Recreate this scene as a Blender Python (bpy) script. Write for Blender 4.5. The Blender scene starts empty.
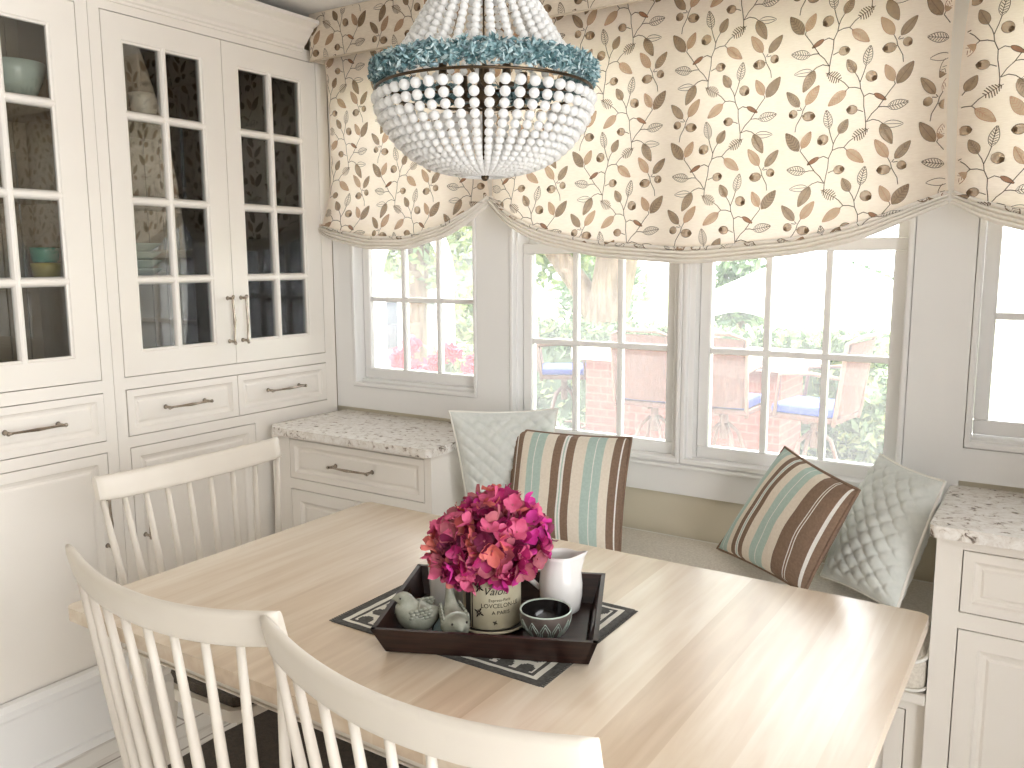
import bpy, bmesh, math, random
import numpy as np
from mathutils import Vector, Matrix, noise as mnoise

sc = bpy.context.scene
COL = sc.collection
PI = math.pi
rnd = random.Random(7)

# ------------------------------------------------------------------ camera
FPX = 849.46
yaw, pitch, roll = math.radians(33.252), math.radians(-8.1945), math.radians(-0.2636)
fw = Vector((-math.sin(yaw)*math.cos(pitch), math.cos(yaw)*math.cos(pitch), math.sin(pitch)))
rt = Vector((math.cos(yaw), math.sin(yaw), 0)); up = rt.cross(fw)
r2 = rt*math.cos(roll)+up*math.sin(roll); u2 = -rt*math.sin(roll)+up*math.cos(roll)
cam_d = bpy.data.cameras.new('camera'); cam = bpy.data.objects.new('camera', cam_d); COL.objects.link(cam)
cam_d.sensor_fit = 'HORIZONTAL'; cam_d.sensor_width = 36; cam_d.lens = FPX*36/1024
cam_d.clip_start = .05; cam_d.clip_end = 300
cam.matrix_world = Matrix(((r2.x, u2.x, -fw.x, 0), (r2.y, u2.y, -fw.y, 0), (r2.z, u2.z, -fw.z, 1.5), (0, 0, 0, 1)))
sc.camera = cam

# ------------------------------------------------------------------ light and exposure
SKY = 3.0
SUN = 7.0
sc.view_settings.view_transform = 'Standard'; sc.view_settings.look = 'None'
sc.view_settings.gamma = 1; sc.view_settings.exposure = 1.4; sc.view_settings.use_curve_mapping = False
w = bpy.data.worlds.new('world'); sc.world = w; w.use_nodes = True
bg = w.node_tree.nodes['Background']; bg.inputs[0].default_value = (.975, .985, 1, 1); bg.inputs[1].default_value = SKY
sd = bpy.data.lights.new('sun', 'SUN'); sd.energy = SUN; sd.angle = math.radians(1.2); sd.color = (1, .96, .9)
so = bpy.data.objects.new('sun', sd); COL.objects.link(so)
so.rotation_euler = Vector((-.13, -.417, -1)).to_track_quat('-Z', 'Y').to_euler()
def portal(name, loc, rot, sx, sy):
    l = bpy.data.lights.new(name, 'AREA'); l.shape = 'RECTANGLE'; l.size = sx; l.size_y = sy; l.cycles.is_portal = True
    o = bpy.data.objects.new(name, l); COL.objects.link(o); o.location = loc; o.rotation_euler = rot
portal('window_daylight', (-1.0, 2.70, 1.55), (-PI/2, 0, 0), 2.95, 1.45)
portal('added_opening_daylight', (1.92, -.01, 1.16), (0, PI/2, 0), 2.3, 2.6)  # sampling portal at the unseen opening added for light from the right
sc.cycles.max_bounces = 10; sc.cycles.diffuse_bounces = 5; sc.cycles.transparent_max_bounces = 16
sc.cycles.use_denoising = True
sc.cycles.caustics_reflective = False; sc.cycles.caustics_refractive = False
sc.cycles.sample_clamp_indirect = 8

# ------------------------------------------------------------------ materials
def lin(c):
    return tuple(((x/255)/12.92 if x/255 <= .04045 else ((x/255+.055)/1.055)**2.4) for x in c)+(1,)
def nd(nt, t, **kw):
    n = nt.nodes.new(t)
    for k, v in kw.items(): setattr(n, k, v)
    return n
MATS = {}
def mat(name, rgb, rough=.5, rgb2=None, scale=8, stretch=(1, 1, 1), detail=3, bump=0, bscale=None, metal=0, spec=.5, lo=.35, hi=.65, sheen=0, transl=0, coat=0):
    m = bpy.data.materials.new(name); m.use_nodes = True; nt = m.node_tree; b = nt.nodes['Principled BSDF']
    b.inputs['Roughness'].default_value = rough; b.inputs['Metallic'].default_value = metal
    b.inputs['Specular IOR Level'].default_value = spec
    if sheen: b.inputs['Sheen Weight'].default_value = sheen
    if coat: b.inputs['Coat Weight'].default_value = coat
    c1 = lin(rgb); c2 = lin(rgb2) if rgb2 else tuple(x*.93 for x in c1[:3])+(1,)
    tc = nd(nt, 'ShaderNodeTexCoord'); mp = nd(nt, 'ShaderNodeMapping'); mp.inputs['Scale'].default_value = stretch
    nz = nd(nt, 'ShaderNodeTexNoise'); nz.inputs['Scale'].default_value = scale; nz.inputs['Detail'].default_value = detail
    cr = nd(nt, 'ShaderNodeValToRGB'); cr.color_ramp.elements[0].position = lo; cr.color_ramp.elements[1].position = hi
    cr.color_ramp.elements[0].color = c1; cr.color_ramp.elements[1].color = c2
    L = nt.links.new
    L(tc.outputs['Object'], mp.inputs[0]); L(mp.outputs[0], nz.inputs['Vector']); L(nz.outputs['Fac'], cr.inputs[0]); L(cr.outputs[0], b.inputs['Base Color'])
    if bump:
        n2 = nd(nt, 'ShaderNodeTexNoise'); n2.inputs['Scale'].default_value = bscale or scale*4
        bp = nd(nt, 'ShaderNodeBump'); bp.inputs['Strength'].default_value = bump; bp.inputs['Distance'].default_value = .004
        L(mp.outputs[0], n2.inputs['Vector']); L(n2.outputs['Fac'], bp.inputs['Height']); L(bp.outputs[0], b.inputs['Normal'])
    if transl:
        tr = nd(nt, 'ShaderNodeBsdfTranslucent'); mx = nd(nt, 'ShaderNodeMixShader'); mx.inputs[0].default_value = transl
        L(cr.outputs[0], tr.inputs[0]); L(b.outputs[0], mx.inputs[1]); L(tr.outputs[0], mx.inputs[2])
        L(mx.outputs[0], nt.nodes['Material Output'].inputs[0])
    MATS[name] = m; return m

CREAM = mat('cabinet_cream_paint', (242, 237, 229), .42, (239, 233, 224), 2.5)
TRIMW = mat('trim_white_paint', (242, 241, 239), .4, (239, 238, 236), 2)
WALLB = mat('beige_wall_paint', (214, 206, 186), .7, (208, 199, 178), 3)
CEIL = mat('ceiling_paint', (238, 236, 233), .8, None, 2)
WALLG = mat('greige_wall_paint', (128, 116, 104), .8, (120, 108, 97), 2)
CHAIRW = mat('chair_white_paint', (224, 217, 205), .38, (218, 210, 198), 6)
TAUPE = mat('cupboard_lining', (146, 132, 110), .7, (134, 120, 98), 10)
NICKEL = mat('aged_nickel', (186, 176, 164), .26, (160, 148, 134), 30, metal=1)
BRONZE = mat('dark_bronze', (88, 74, 58), .4, (70, 58, 44), 20, metal=.9)
SEATF = mat('brown_seat_fabric', (74, 62, 48), .95, (56, 46, 36), 140, bump=.3, sheen=.2)
CUSHF = mat('bench_linen', (228, 221, 208), .95, (212, 204, 190), 160, bump=.25, sheen=.15)
PIPEW = mat('white_piping', (240, 238, 230), .8)
AQUA = mat('pale_aqua_quilt', (218, 221, 216), .85, (210, 214, 209), 60, bump=.1, sheen=.2)
PBROWN = mat('stripe_brown', (142, 118, 99), .9, (130, 107, 90), 150, bump=.15)
PCREAM = mat('stripe_cream', (238, 229, 214), .9, (231, 221, 205), 150, bump=.15)
PAQUA = mat('stripe_aqua', (188, 208, 200), .9, (178, 200, 192), 150, bump=.15)
PWHITE = mat('stripe_white', (240, 238, 232), .9, None, 150, bump=.15)
TRAYW = mat('walnut_tray_wood', (50, 29, 23), .42, (30, 17, 14), 14, (1, 9, 9), spec=.35)
PLACEG = mat('placemat_charcoal', (88, 86, 82), .95, (70, 68, 64), 120, bump=.2)
PLACEW = mat('placemat_ivory', (222, 218, 206), .95, None, 120, bump=.2)
CERW = mat('white_glazed_ceramic', (232, 230, 226), .15, None, 5)
BIRDG = mat('crackled_sage_glaze', (158, 160, 146), .22, (132, 134, 120), 40, bump=.15)
BOWLG = mat('taupe_glaze', (108, 98, 92), .3, (92, 82, 76), 25)
BOWLD = mat('dark_glaze', (30, 27, 26), .12)
TINC = mat('aged_cream_tin', (206, 198, 172), .4, (184, 174, 146), 14)
TIND = mat('dark_tin_print', (40, 34, 30), .45)
CHROME = mat('polished_steel', (210, 210, 214), .12, metal=1)
LEAFG = mat('outdoor_leaf_green', (84, 106, 76), .7, (118, 138, 104), 1.2, transl=.25)
LEAFD = mat('outdoor_leaf_deep_green', (58, 80, 60), .7, (80, 102, 74), 1.2, transl=.2)
LEAFY = mat('outdoor_leaf_yellow_green', (126, 142, 94), .7, (150, 162, 114), 1.2, transl=.3)
AZAL = mat('azalea_red_petal', (186, 50, 80), .7, (204, 76, 100), 3, transl=.25)
BARK = mat('tree_bark', (120, 104, 86), .95, (84, 70, 56), 3, (6, 6, 1), bump=.8, bscale=10)
GRASS = mat('lawn_grass', (126, 142, 96), .95, (146, 160, 114), 3, bump=.5, bscale=60)
PAVE = mat('patio_concrete', (160, 154, 146), .9, (148, 142, 134), 5)
STONE = mat('bar_top_stone', (214, 206, 196), .6, (190, 180, 168), 9)
PATIOF = mat('patio_brown_frame', (110, 86, 74), .5, None, 10)
WICK = mat('wicker_brown', (96, 66, 56), .8, (76, 52, 44), 60, (1, 1, .3), bump=.6, bscale=70)
BLUEC = mat('royal_blue_cushion', (44, 62, 140), .9, (38, 54, 128), 20)
CANVAS = mat('white_canvas', (244, 244, 240), .9, None, 5, transl=.3)
SIDING = mat('grey_house_siding', (112, 114, 118), .8, (102, 104, 108), 2)
ROOFG = mat('slate_roof', (112, 112, 116), .9, (96, 96, 100), 8)
DARKG = mat('dark_window_glass', (60, 66, 74), .1)
TEALS = [mat('teal_stone_%s' % n, c, .25, None, 40, transl=.15) for n, c in (('deep', (92, 126, 130)), ('mid', (136, 166, 170)), ('pale', (190, 210, 212)), ('slate', (122, 146, 154)))]
PETALS = [mat('petal_%s' % n, c, .6, c2, 40, transl=.2) for n, c, c2 in (('magenta', (176, 36, 104), (150, 24, 86)), ('plum', (128, 30, 76), (104, 24, 60)), ('rose', (224, 112, 148), (206, 84, 126)), ('coral', (226, 130, 116), (208, 100, 104)), ('dusty', (196, 116, 124), (168, 84, 102)), ('hot', (218, 64, 160), (196, 44, 140)))]
STEMG = mat('leaf_green', (70, 98, 52), .6)
PALEBLUE = mat('pale_blue_glass', (164, 186, 186), .15, None, 6)
TEALCUP = mat('teal_cup_glaze', (52, 140, 122), .2)
YELCUP = mat('mustard_cup_glaze', (170, 158, 70), .25)
PALECEL = mat('pale_celadon_glaze', (186, 200, 188), .2)
MUGC = mat('cream_stoneware', (240, 233, 214), .3)

def brick_mat():
    m = bpy.data.materials.new('pink_brick'); m.use_nodes = True; nt = m.node_tree; b = nt.nodes['Principled BSDF']; b.inputs['Roughness'].default_value = .9
    tc = nd(nt, 'ShaderNodeTexCoord'); sp = nd(nt, 'ShaderNodeSeparateXYZ'); ad = nd(nt, 'ShaderNodeMath', operation='ADD'); cb = nd(nt, 'ShaderNodeCombineXYZ')
    br = nd(nt, 'ShaderNodeTexBrick'); br.inputs['Scale'].default_value = 4.2
    br.inputs['Color1'].default_value = lin((134, 84, 72)); br.inputs['Color2'].default_value = lin((122, 74, 64)); br.inputs['Mortar'].default_value = lin((138, 102, 92))
    L = nt.links.new
    L(tc.outputs['Object'], sp.inputs[0]); L(sp.outputs[0], ad.inputs[0]); L(sp.outputs[1], ad.inputs[1]); L(ad.outputs[0], cb.inputs[0]); L(sp.outputs[2], cb.inputs[1])
    L(cb.outputs[0], br.inputs['Vector']); L(br.outputs['Color'], b.inputs['Base Color']); return m
BRICK = brick_mat()

def granite_mat():
    m = bpy.data.materials.new('white_granite'); m.use_nodes = True; nt = m.node_tree; b = nt.nodes['Principled BSDF']; b.inputs['Roughness'].default_value = .14
    L = nt.links.new; tc = nd(nt, 'ShaderNodeTexCoord')
    n1 = nd(nt, 'ShaderNodeTexNoise'); n1.inputs['Scale'].default_value = 42; n1.inputs['Detail'].default_value = 6; n1.inputs['Roughness'].default_value = .65; n1.inputs['Distortion'].default_value = .8
    c1 = nd(nt, 'ShaderNodeValToRGB'); e = c1.color_ramp.elements
    e[0].position = .0; e[0].color = lin((44, 38, 34)); e[1].position = 1; e[1].color = lin((236, 231, 222))
    for p, c in ((.31, (70, 62, 56)), (.37, (150, 138, 126)), (.42, (222, 215, 206)), (.6, (241, 238, 233)), (.76, (220, 213, 205))):
        x = e.new(p); x.color = lin(c)
    L(tc.outputs['Object'], n1.inputs['Vector']); L(n1.outputs['Fac'], c1.inputs[0]); L(c1.outputs[0], b.inputs['Base Color']); return m
GRANITE = granite_mat()

def wood_mat():
    m = bpy.data.materials.new('whitewashed_plank_wood'); m.use_nodes = True; nt = m.node_tree; b = nt.nodes['Principled BSDF']; b.inputs['Roughness'].default_value = .33; b.inputs['Coat Weight'].default_value = .5; b.inputs['Coat Roughness'].default_value = .2
    L = nt.links.new; tc = nd(nt, 'ShaderNodeTexCoord'); sp = nd(nt, 'ShaderNodeSeparateXYZ'); L(tc.outputs['Object'], sp.inputs[0])
    mu = nd(nt, 'ShaderNodeMath', operation='MULTIPLY'); mu.inputs[1].default_value = 1/.105; fl = nd(nt, 'ShaderNodeMath', operation='FLOOR')
    L(sp.outputs[0], mu.inputs[0]); L(mu.outputs[0], fl.inputs[0])
    wn = nd(nt, 'ShaderNodeTexWhiteNoise', noise_dimensions='1D'); L(fl.outputs[0], wn.inputs['W'])
    mp = nd(nt, 'ShaderNodeMapping'); mp.inputs['Scale'].default_value = (22, 1.6, 22); L(tc.outputs['Object'], mp.inputs[0])
    n1 = nd(nt, 'ShaderNodeTexNoise'); n1.inputs['Scale'].default_value = 1.6; n1.inputs['Detail'].default_value = 6; n1.inputs['Distortion'].default_value = .6; L(mp.outputs[0], n1.inputs['Vector'])
    n3 = nd(nt, 'ShaderNodeTexNoise'); n3.inputs['Scale'].default_value = 2.4; n3.inputs['Detail'].default_value = 3; L(tc.outputs['Object'], n3.inputs['Vector'])
    a1 = nd(nt, 'ShaderNodeMath', operation='MULTIPLY_ADD'); a1.inputs[1].default_value = .34; L(wn.outputs['Value'], a1.inputs[0])
    a2 = nd(nt, 'ShaderNodeMath', operation='MULTIPLY_ADD'); a2.inputs[1].default_value = .7; L(n1.outputs['Fac'], a2.inputs[0])
    a3 = nd(nt, 'ShaderNodeMath', operation='MULTIPLY'); a3.inputs[1].default_value = .35; L(n3.outputs['Fac'], a3.inputs[0]); L(a3.outputs[0], a2.inputs[2]); L(a2.outputs[0], a1.inputs[2])
    cr = nd(nt, 'ShaderNodeValToRGB'); e = cr.color_ramp.elements; e[0].position = .3; e[0].color = lin((186, 162, 136)); e[1].position = 1.05; e[1].color = lin((229, 217, 199))
    x = e.new(.62); x.color = lin((209, 189, 164))
    L(a1.outputs[0], cr.inputs[0]); L(cr.outputs[0], b.inputs['Base Color'])
    bp = nd(nt, 'ShaderNodeBump'); bp.inputs['Strength'].default_value = .08; bp.inputs['Distance'].default_value = .002; L(n1.outputs['Fac'], bp.inputs['Height']); L(bp.outputs[0], b.inputs['Normal'])
    return m
WOOD = wood_mat()

def floor_mat():
    m = bpy.data.materials.new('limed_floor'); m.use_nodes = True; nt = m.node_tree; b = nt.nodes['Principled BSDF']; b.inputs['Roughness'].default_value = .35
    L = nt.links.new; tc = nd(nt, 'ShaderNodeTexCoord'); mp = nd(nt, 'ShaderNodeMapping'); mp.inputs['Scale'].default_value = (7, .7, 1); L(tc.outputs['Object'], mp.inputs[0])
    n1 = nd(nt, 'ShaderNodeTexNoise'); n1.inputs['Scale'].default_value = 3; n1.inputs['Detail'].default_value = 5; L(mp.outputs[0], n1.inputs['Vector'])
    br = nd(nt, 'ShaderNodeTexBrick'); br.inputs['Scale'].default_value = 1; br.inputs['Brick Width'].default_value = 1.6; br.inputs['Row Height'].default_value = .13; br.inputs['Mortar Size'].default_value = .004
    rot = nd(nt, 'ShaderNodeMapping'); rot.inputs['Rotation'].default_value = (0, 0, PI/2); L(tc.outputs['Object'], rot.inputs[0]); L(rot.outputs[0], br.inputs['Vector'])
    br.inputs['Color1'].default_value = (1, 1, 1, 1); br.inputs['Color2'].default_value = (.9, .9, .9, 1); br.inputs['Mortar'].default_value = (.45, .42, .4, 1)
    cr = nd(nt, 'ShaderNodeValToRGB'); e = cr.color_ramp.elements; e[0].position = .3; e[0].color = lin((196, 188, 180)); e[1].position = .45; e[1].color = lin((240, 237, 232)); L(n1.outputs['Fac'], cr.inputs[0])
    mx = nd(nt, 'ShaderNodeMix', data_type='RGBA', blend_type='MULTIPLY'); mx.inputs[0].default_value = 1; L(cr.outputs[0], mx.inputs[6]); L(br.outputs['Color'], mx.inputs[7]); L(mx.outputs[2], b.inputs['Base Color']); return m
FLOORM = floor_mat()

def glass_mat(name, ior, haze, tint=(1, 1, 1)):
    m = bpy.data.materials.new(name); m.use_nodes = True; nt = m.node_tree; nt.nodes.remove(nt.nodes['Principled BSDF']); L = nt.links.new
    t = nd(nt, 'ShaderNodeBsdfTransparent'); t.inputs[0].default_value = tint+(1,); g = nd(nt, 'ShaderNodeBsdfGlossy'); g.inputs['Roughness'].default_value = 0
    f = nd(nt, 'ShaderNodeFresnel'); f.inputs[0].default_value = ior; mx = nd(nt, 'ShaderNodeMixShader'); L(f.outputs[0], mx.inputs[0]); L(t.outputs[0], mx.inputs[1]); L(g.outputs[0], mx.inputs[2])
    out = mx
    if haze:
        tl = nd(nt, 'ShaderNodeBsdfTranslucent'); tl.inputs[0].default_value = (.95, .97, 1, 1)
        nz = nd(nt, 'ShaderNodeTexNoise'); nz.inputs['Scale'].default_value = 6; mr = nd(nt, 'ShaderNodeMapRange'); mr.inputs[3].default_value = haze*.85; mr.inputs[4].default_value = haze*1.15
        m2 = nd(nt, 'ShaderNodeMixShader'); L(nz.outputs['Fac'], mr.inputs[0]); L(mr.outputs[0], m2.inputs[0]); L(mx.outputs[0], m2.inputs[1]); L(tl.outputs[0], m2.inputs[2]); out = m2
    L(out.outputs[0], nt.nodes['Material Output'].inputs[0]); return m
WGLASS = glass_mat('glare_veil_window_glass', 1.45, .065)  # pale translucent veil mixed into the panes to imitate glare washing out the view
CGLASS = glass_mat('cabinet_glass', 1.7, 0, (.96, .96, .94))

def bead_mat():
    m = bpy.data.materials.new('frosted_glass_bead'); m.use_nodes = True; nt = m.node_tree; b = nt.nodes['Principled BSDF']; L = nt.links.new
    b.inputs['Base Color'].default_value = lin((246, 245, 242)); b.inputs['Roughness'].default_value = .35
    tl = nd(nt, 'ShaderNodeBsdfTranslucent'); tl.inputs[0].default_value = lin((248, 249, 250)); mx = nd(nt, 'ShaderNodeMixShader'); mx.inputs[0].default_value = .45
    nz = nd(nt, 'ShaderNodeTexNoise'); nz.inputs['Scale'].default_value = 90; mr = nd(nt, 'ShaderNodeMapRange'); mr.inputs[3].default_value = .3; mr.inputs[4].default_value = .42; L(nz.outputs['Fac'], mr.inputs[0]); L(mr.outputs[0], b.inputs['Roughness'])
    L(b.outputs[0], mx.inputs[1]); L(tl.outputs[0], mx.inputs[2]); L(mx.outputs[0], nt.nodes['Material Output'].inputs[0]); return m
BEADM = bead_mat()

FAB = mat('leaf_print_linen', (248, 236, 221), .95, (242, 229, 213), 60, (1, 1, 6), transl=.43, bump=.1, bscale=200)
FABF = mat('unlit_fold_linen', (248, 242, 233), .95, (243, 236, 226), 60, (1, 1, 6), transl=.1, bump=.1, bscale=200)  # copy of the leaf linen, greyed and dulled to imitate folds without backlight
FABV = mat('valance_linen', (226, 213, 194), .95, (217, 203, 183), 60, (1, 1, 6), bump=.1, bscale=200)
LF_DARK = mat('print_dark_olive', (112, 88, 62), .95, (98, 76, 54), 90, transl=.35)
LF_MID = mat('print_taupe', (176, 146, 110), .95, (160, 132, 100), 90, transl=.4)
LF_TAN = mat('print_tan', (216, 184, 146), .95, (204, 172, 134), 90, transl=.4)
LF_RUST = mat('print_rust', (172, 124, 92), .95, (158, 112, 84), 90, transl=.3)
def sheer(m, k):
    nt = m.node_tree; out = nt.nodes['Material Output']; src = out.inputs[0].links[0].from_socket
    t = nd(nt, 'ShaderNodeBsdfTransparent'); mx = nd(nt, 'ShaderNodeMixShader'); mx.inputs[0].default_value = k
    nt.links.new(src, mx.inputs[1]); nt.links.new(t.outputs[0], mx.inputs[2]); nt.links.new(mx.outputs[0], out.inputs[0])
for m_, k_ in ((LF_DARK, .05), (LF_MID, .42), (LF_TAN, .45), (LF_RUST, .15)): sheer(m_, k_)
LF_LINE = mat('print_stem_line', (84, 68, 52), .95, None, 90, transl=.2)

# ------------------------------------------------------------------ mesh helpers
BASE = {}
def root_base(o):
    while o is not None:
        if o.name in BASE: return BASE[o.name]
        o = o.parent
    return Vector((0, 0, 0))
class MB:
    def __init__(s): s.v = []; s.f = []; s.m = []; s.mats = []; s.sm = []
    def mi(s, m):
        if m is None: return 0
        if m not in s.mats: s.mats.append(m)
        return s.mats.index(m)
    def poly(s, pts, faces, m=None, smooth=False):
        o = len(s.v); s.v += [tuple(p) for p in pts]; k = s.mi(m)
        for f in faces: s.f.append(tuple(i+o for i in f)); s.m.append(k); s.sm.append(smooth)
    def box(s, x0, x1, y0, y1, z0, z1, m=None, F=None):
        P = [(x0, y0, z0), (x1, y0, z0), (x1, y1, z0), (x0, y1, z0), (x0, y0, z1), (x1, y0, z1), (x1, y1, z1), (x0, y1, z1)]
        if F: P = [F(*p) for p in P]
        s.poly(P, [(0, 3, 2, 1), (4, 5, 6, 7), (0, 1, 5, 4), (1, 2, 6, 5), (2, 3, 7, 6), (3, 0, 4, 7)], m)
    def prism(s, pts, z0, z1, m=None, F=None, smooth=False):
        n = len(pts); P = [(x, y, z0) for x, y in pts]+[(x, y, z1) for x, y in pts]
        if F: P = [F(*p) for p in P]
        s.poly(P, [tuple(range(n-1, -1, -1)), tuple(range(n, 2*n))], m); s.poly(P, [(i, (i+1) % n, (i+1) % n+n, i+n) for i in range(n)], m, smooth)
    def grid(s, P, nu, nv, m=None, smooth=True, mcol=None, wrapu=False, wrapv=False):
        o = len(s.v); s.v += [tuple(p) for p in P]
        for i in range(nu if wrapu else nu-1):
            for j in range(nv if wrapv else nv-1):
                a = i*nv+j; b = ((i+1) % nu)*nv+j; c = ((i+1) % nu)*nv+(j+1) % nv; d = i*nv+(j+1) % nv
                s.f.append((o+a, o+b, o+c, o+d)); s.m.append(s.mi(mcol(i, j) if mcol else m)); s.sm.append(smooth)
    def lathe(s, prof, c=(0, 0, 0), n=28, m=None, mrow=None, T=None, smooth=True):
        P = []
        for i in range(n):
            a = 2*PI*i/n
            for r, z in prof:
                p = Vector((r*math.cos(a), r*math.sin(a), z))
                if T: p = T @ p
                P.append(tuple(p+Vector(c)))
        s.grid(P, n, len(prof), m, smooth, (lambda i, j: mrow(j)) if mrow else None, wrapu=True)
    def tube(s, path, r, n=8, m=None, caps=True, closed=False, flat=None):
        path = [Vector(p) for p in path]; N = len(path); P = []; ref = None
        for i, p in enumerate(path):
            if closed: t = path[(i+1) % N]-path[i-1]
            else: t = path[min(i+1, N-1)]-path[max(i-1, 0)]
            t.normalize()
            if ref is None: ref = t.orthogonal().normalized() if flat is None else Vector(flat)
            a = ref-t*ref.dot(t)
            if a.length < 1e-6: a = t.orthogonal()
            a.normalize(); b = t.cross(a); ref = a if flat is None else Vector(flat)
            rr = r[i] if isinstance(r, (list, tuple)) else r
            ra, rb = rr if isinstance(rr, (list, tuple)) else (rr, rr)
            for k in range(n):
                q = 2*PI*k/n; P.append(p+a*ra*math.cos(q)+b*rb*math.sin(q))
        s.grid(P, N, n, m, True, wrapu=closed, wrapv=True)
        if caps and not closed:
            o = len(s.v)-N*n; k = s.mi(m)
            s.f.append(tuple(o+q for q in range(n-1, -1, -1))); s.f.append(tuple(o+(N-1)*n+q for q in range(n))); s.m += [k, k]; s.sm += [False, False]
    def sphere(s, c, r, nu=14, nv=9, m=None, T=None):
        prof = [(math.sin(PI*j/(nv-1)), -math.cos(PI*j/(nv-1))) for j in range(nv)]
        rr = r if isinstance(r, (tuple, list)) else (r, r, r)
        P = []
        for i in range(nu):
            a = 2*PI*i/nu
            for q, z in prof:
                p = Vector((q*math.cos(a)*rr[0], q*math.sin(a)*rr[1], z*rr[2]))
                if T: p = T @ p
                P.append(tuple(p+Vector(c)))
        s.grid(P, nu, nv, m, True, wrapu=True)
    def fill(s, F, a0, a1, b0, b1, holes, n0, n1, m=None):
        A = sorted({a0, a1} | {h[0] for h in holes} | {h[1] for h in holes}); B = sorted({b0, b1} | {h[2] for h in holes} | {h[3] for h in holes})
        A = [a for a in A if a0 <= a <= a1]; B = [b for b in B if b0 <= b <= b1]
        for j in range(len(B)-1):
            run = None
            for i in range(len(A)):
                solid = i < len(A)-1 and not any(h[0] <= (A[i]+A[i+1])/2 <= h[1] and h[2] <= (B[j]+B[j+1])/2 <= h[3] for h in holes)
                if solid and run is None: run = A[i]
                if not solid and run is not None:
                    s.box(run, A[i], B[j], B[j+1], n0, n1, m, F); run = None
    def loft(s, F, a0, a1, b0, b1, prof, m=None, back=-.018, cap=True):
        P = []; pr = [(0, back)]+list(prof)
        for i, n in pr: P += [F(a0+i, b0+i, n), F(a1-i, b0+i, n), F(a1-i, b1-i, n), F(a0+i, b1-i, n)]
        fs = []
        for k in range(len(pr)-1):
            for q in range(4): fs.append((4*k+q, 4*k+(q+1) % 4, 4*k+4+(q+1) % 4, 4*k+4+q))
        e = 4*(len(pr)-1)
        if cap: fs.append((e, e+1, e+2, e+3))
        s.poly(P, fs, m)
    def build(s, name, m=None, parent=None, bevel=0, seg=2, recalc=True, local=False):
        me = bpy.data.meshes.new(name)
        off = Vector((0, 0, 0)) if local else root_base(parent)
        me.from_pydata([(x-off.x, y-off.y, z-off.z) for x, y, z in s.v], [], s.f)
        mats = s.mats if s.mats else [m]
        for x in mats: me.materials.append(x if x is not None else m)
        me.polygons.foreach_set('material_index', s.m); me.polygons.foreach_set('use_smooth', s.sm)
        if recalc or bevel:
            bm = bmesh.new(); bm.from_mesh(me)
            if recalc: bmesh.ops.recalc_face_normals(bm, faces=bm.faces)
            if bevel:
                es = [e for e in bm.edges if len(e.link_faces) == 2 and e.calc_face_angle(0) > .6]
                bmesh.ops.bevel(bm, geom=es, offset=bevel, segments=seg, profile=.6, affect='EDGES', clamp_overlap=True)
            bm.to_mesh(me); bm.free()
        me.update()
        o = bpy.data.objects.new(name, me); COL.objects.link(o)
        if parent: o.parent = parent
        return o
def tag(o, label=None, cat=None, group=None, kind=None):
    for k, v in (('label', label), ('category', cat), ('group', group), ('kind', kind)):
        if v: o[k] = v
    return o
def thing(name, label, cat, loc=(0, 0, 0), rz=0, group=None):
    o = bpy.data.objects.new(name, None); COL.objects.link(o); o.location = loc; o.rotation_euler = (0, 0, rz); o.empty_display_size = .05
    BASE[o.name] = Vector(loc); return tag(o, label, cat, group)
def local_thing(name, label, cat, group=None):
    o = thing(name, label, cat, (0, 0, 0), 0, group); return o
def kids(o): return [c for c in bpy.data.objects if c.parent == o]
def copy_tree(o, parent=None):
    c = o.copy(); COL.objects.link(c)
    if parent: c.parent = parent
    for ch in kids(o): copy_tree(ch, c)
    return c
def dup(o, loc, rz, label, group=None):
    c = copy_tree(o); c.location = loc; c.rotation_euler = (0, 0, rz); c['label'] = label
    if group: c['group'] = group
    return c
def struct(o): return tag(o, kind='structure')
FXZ = lambda y: (lambda a, b, n: (a, y-n, b))        # a = X, b = Z, n towards the room (-Y)
FYZ = lambda x: (lambda a, b, n: (x+n, a, b))        # a = Y, b = Z, n towards the room (+X)

# ------------------------------------------------------------------ room shell
CZ = 2.42
m = MB(); m.box(-2.95, 1.9, -2.6, 2.64, -.06, 0); struct(m.build('floor', FLOORM))
m = MB(); m.box(-2.95, 1.9, -2.6, 2.64, CZ, CZ+.1); struct(m.build('ceiling', CEIL))
m = MB(); m.box(-2.95, -2.87, -2.6, 2.64, 0, CZ); struct(m.build('wall_left', WALLB))
OPN = [(-2.405, -1.79, 1.005, 2.2), (-1.65, -.355, .86, 2.2), (-.21, .405, 1.005, 2.2)]
m = MB(); m.fill(FXZ(2.515), -2.87, 1.9, 0, CZ, OPN, -.125, 0); struct(m.build('wall_window', WALLB))
m = MB()
m.fill(FXZ(2.5), -2.4985, .6195, .76, CZ, OPN+[(-2.4985, -1.70, .76, .916), (-.215, .6195, .76, .916)], -.0148, 0)
struct(m.build('trim_1', TRIMW))
m = MB(); m.fill(lambda a, b, n: (1.8+n, a, b), -2.5, 1.3, 0, CZ, [(-1.3, 1.28, .02, 2.3)], 0, .1)  # unseen opening added and shaped to let sky light reach the hutch
m.box(.62, 1.9, 1.3, 1.4, 0, CZ); m.box(.62, .72, 1.4, 2.5145, 0, CZ); struct(m.build('wall_right', WALLG))
m = MB(); m.box(-2.87, 1.8, -2.6, -2.5, 0, CZ); struct(m.build('wall_back', WALLG))
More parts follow.
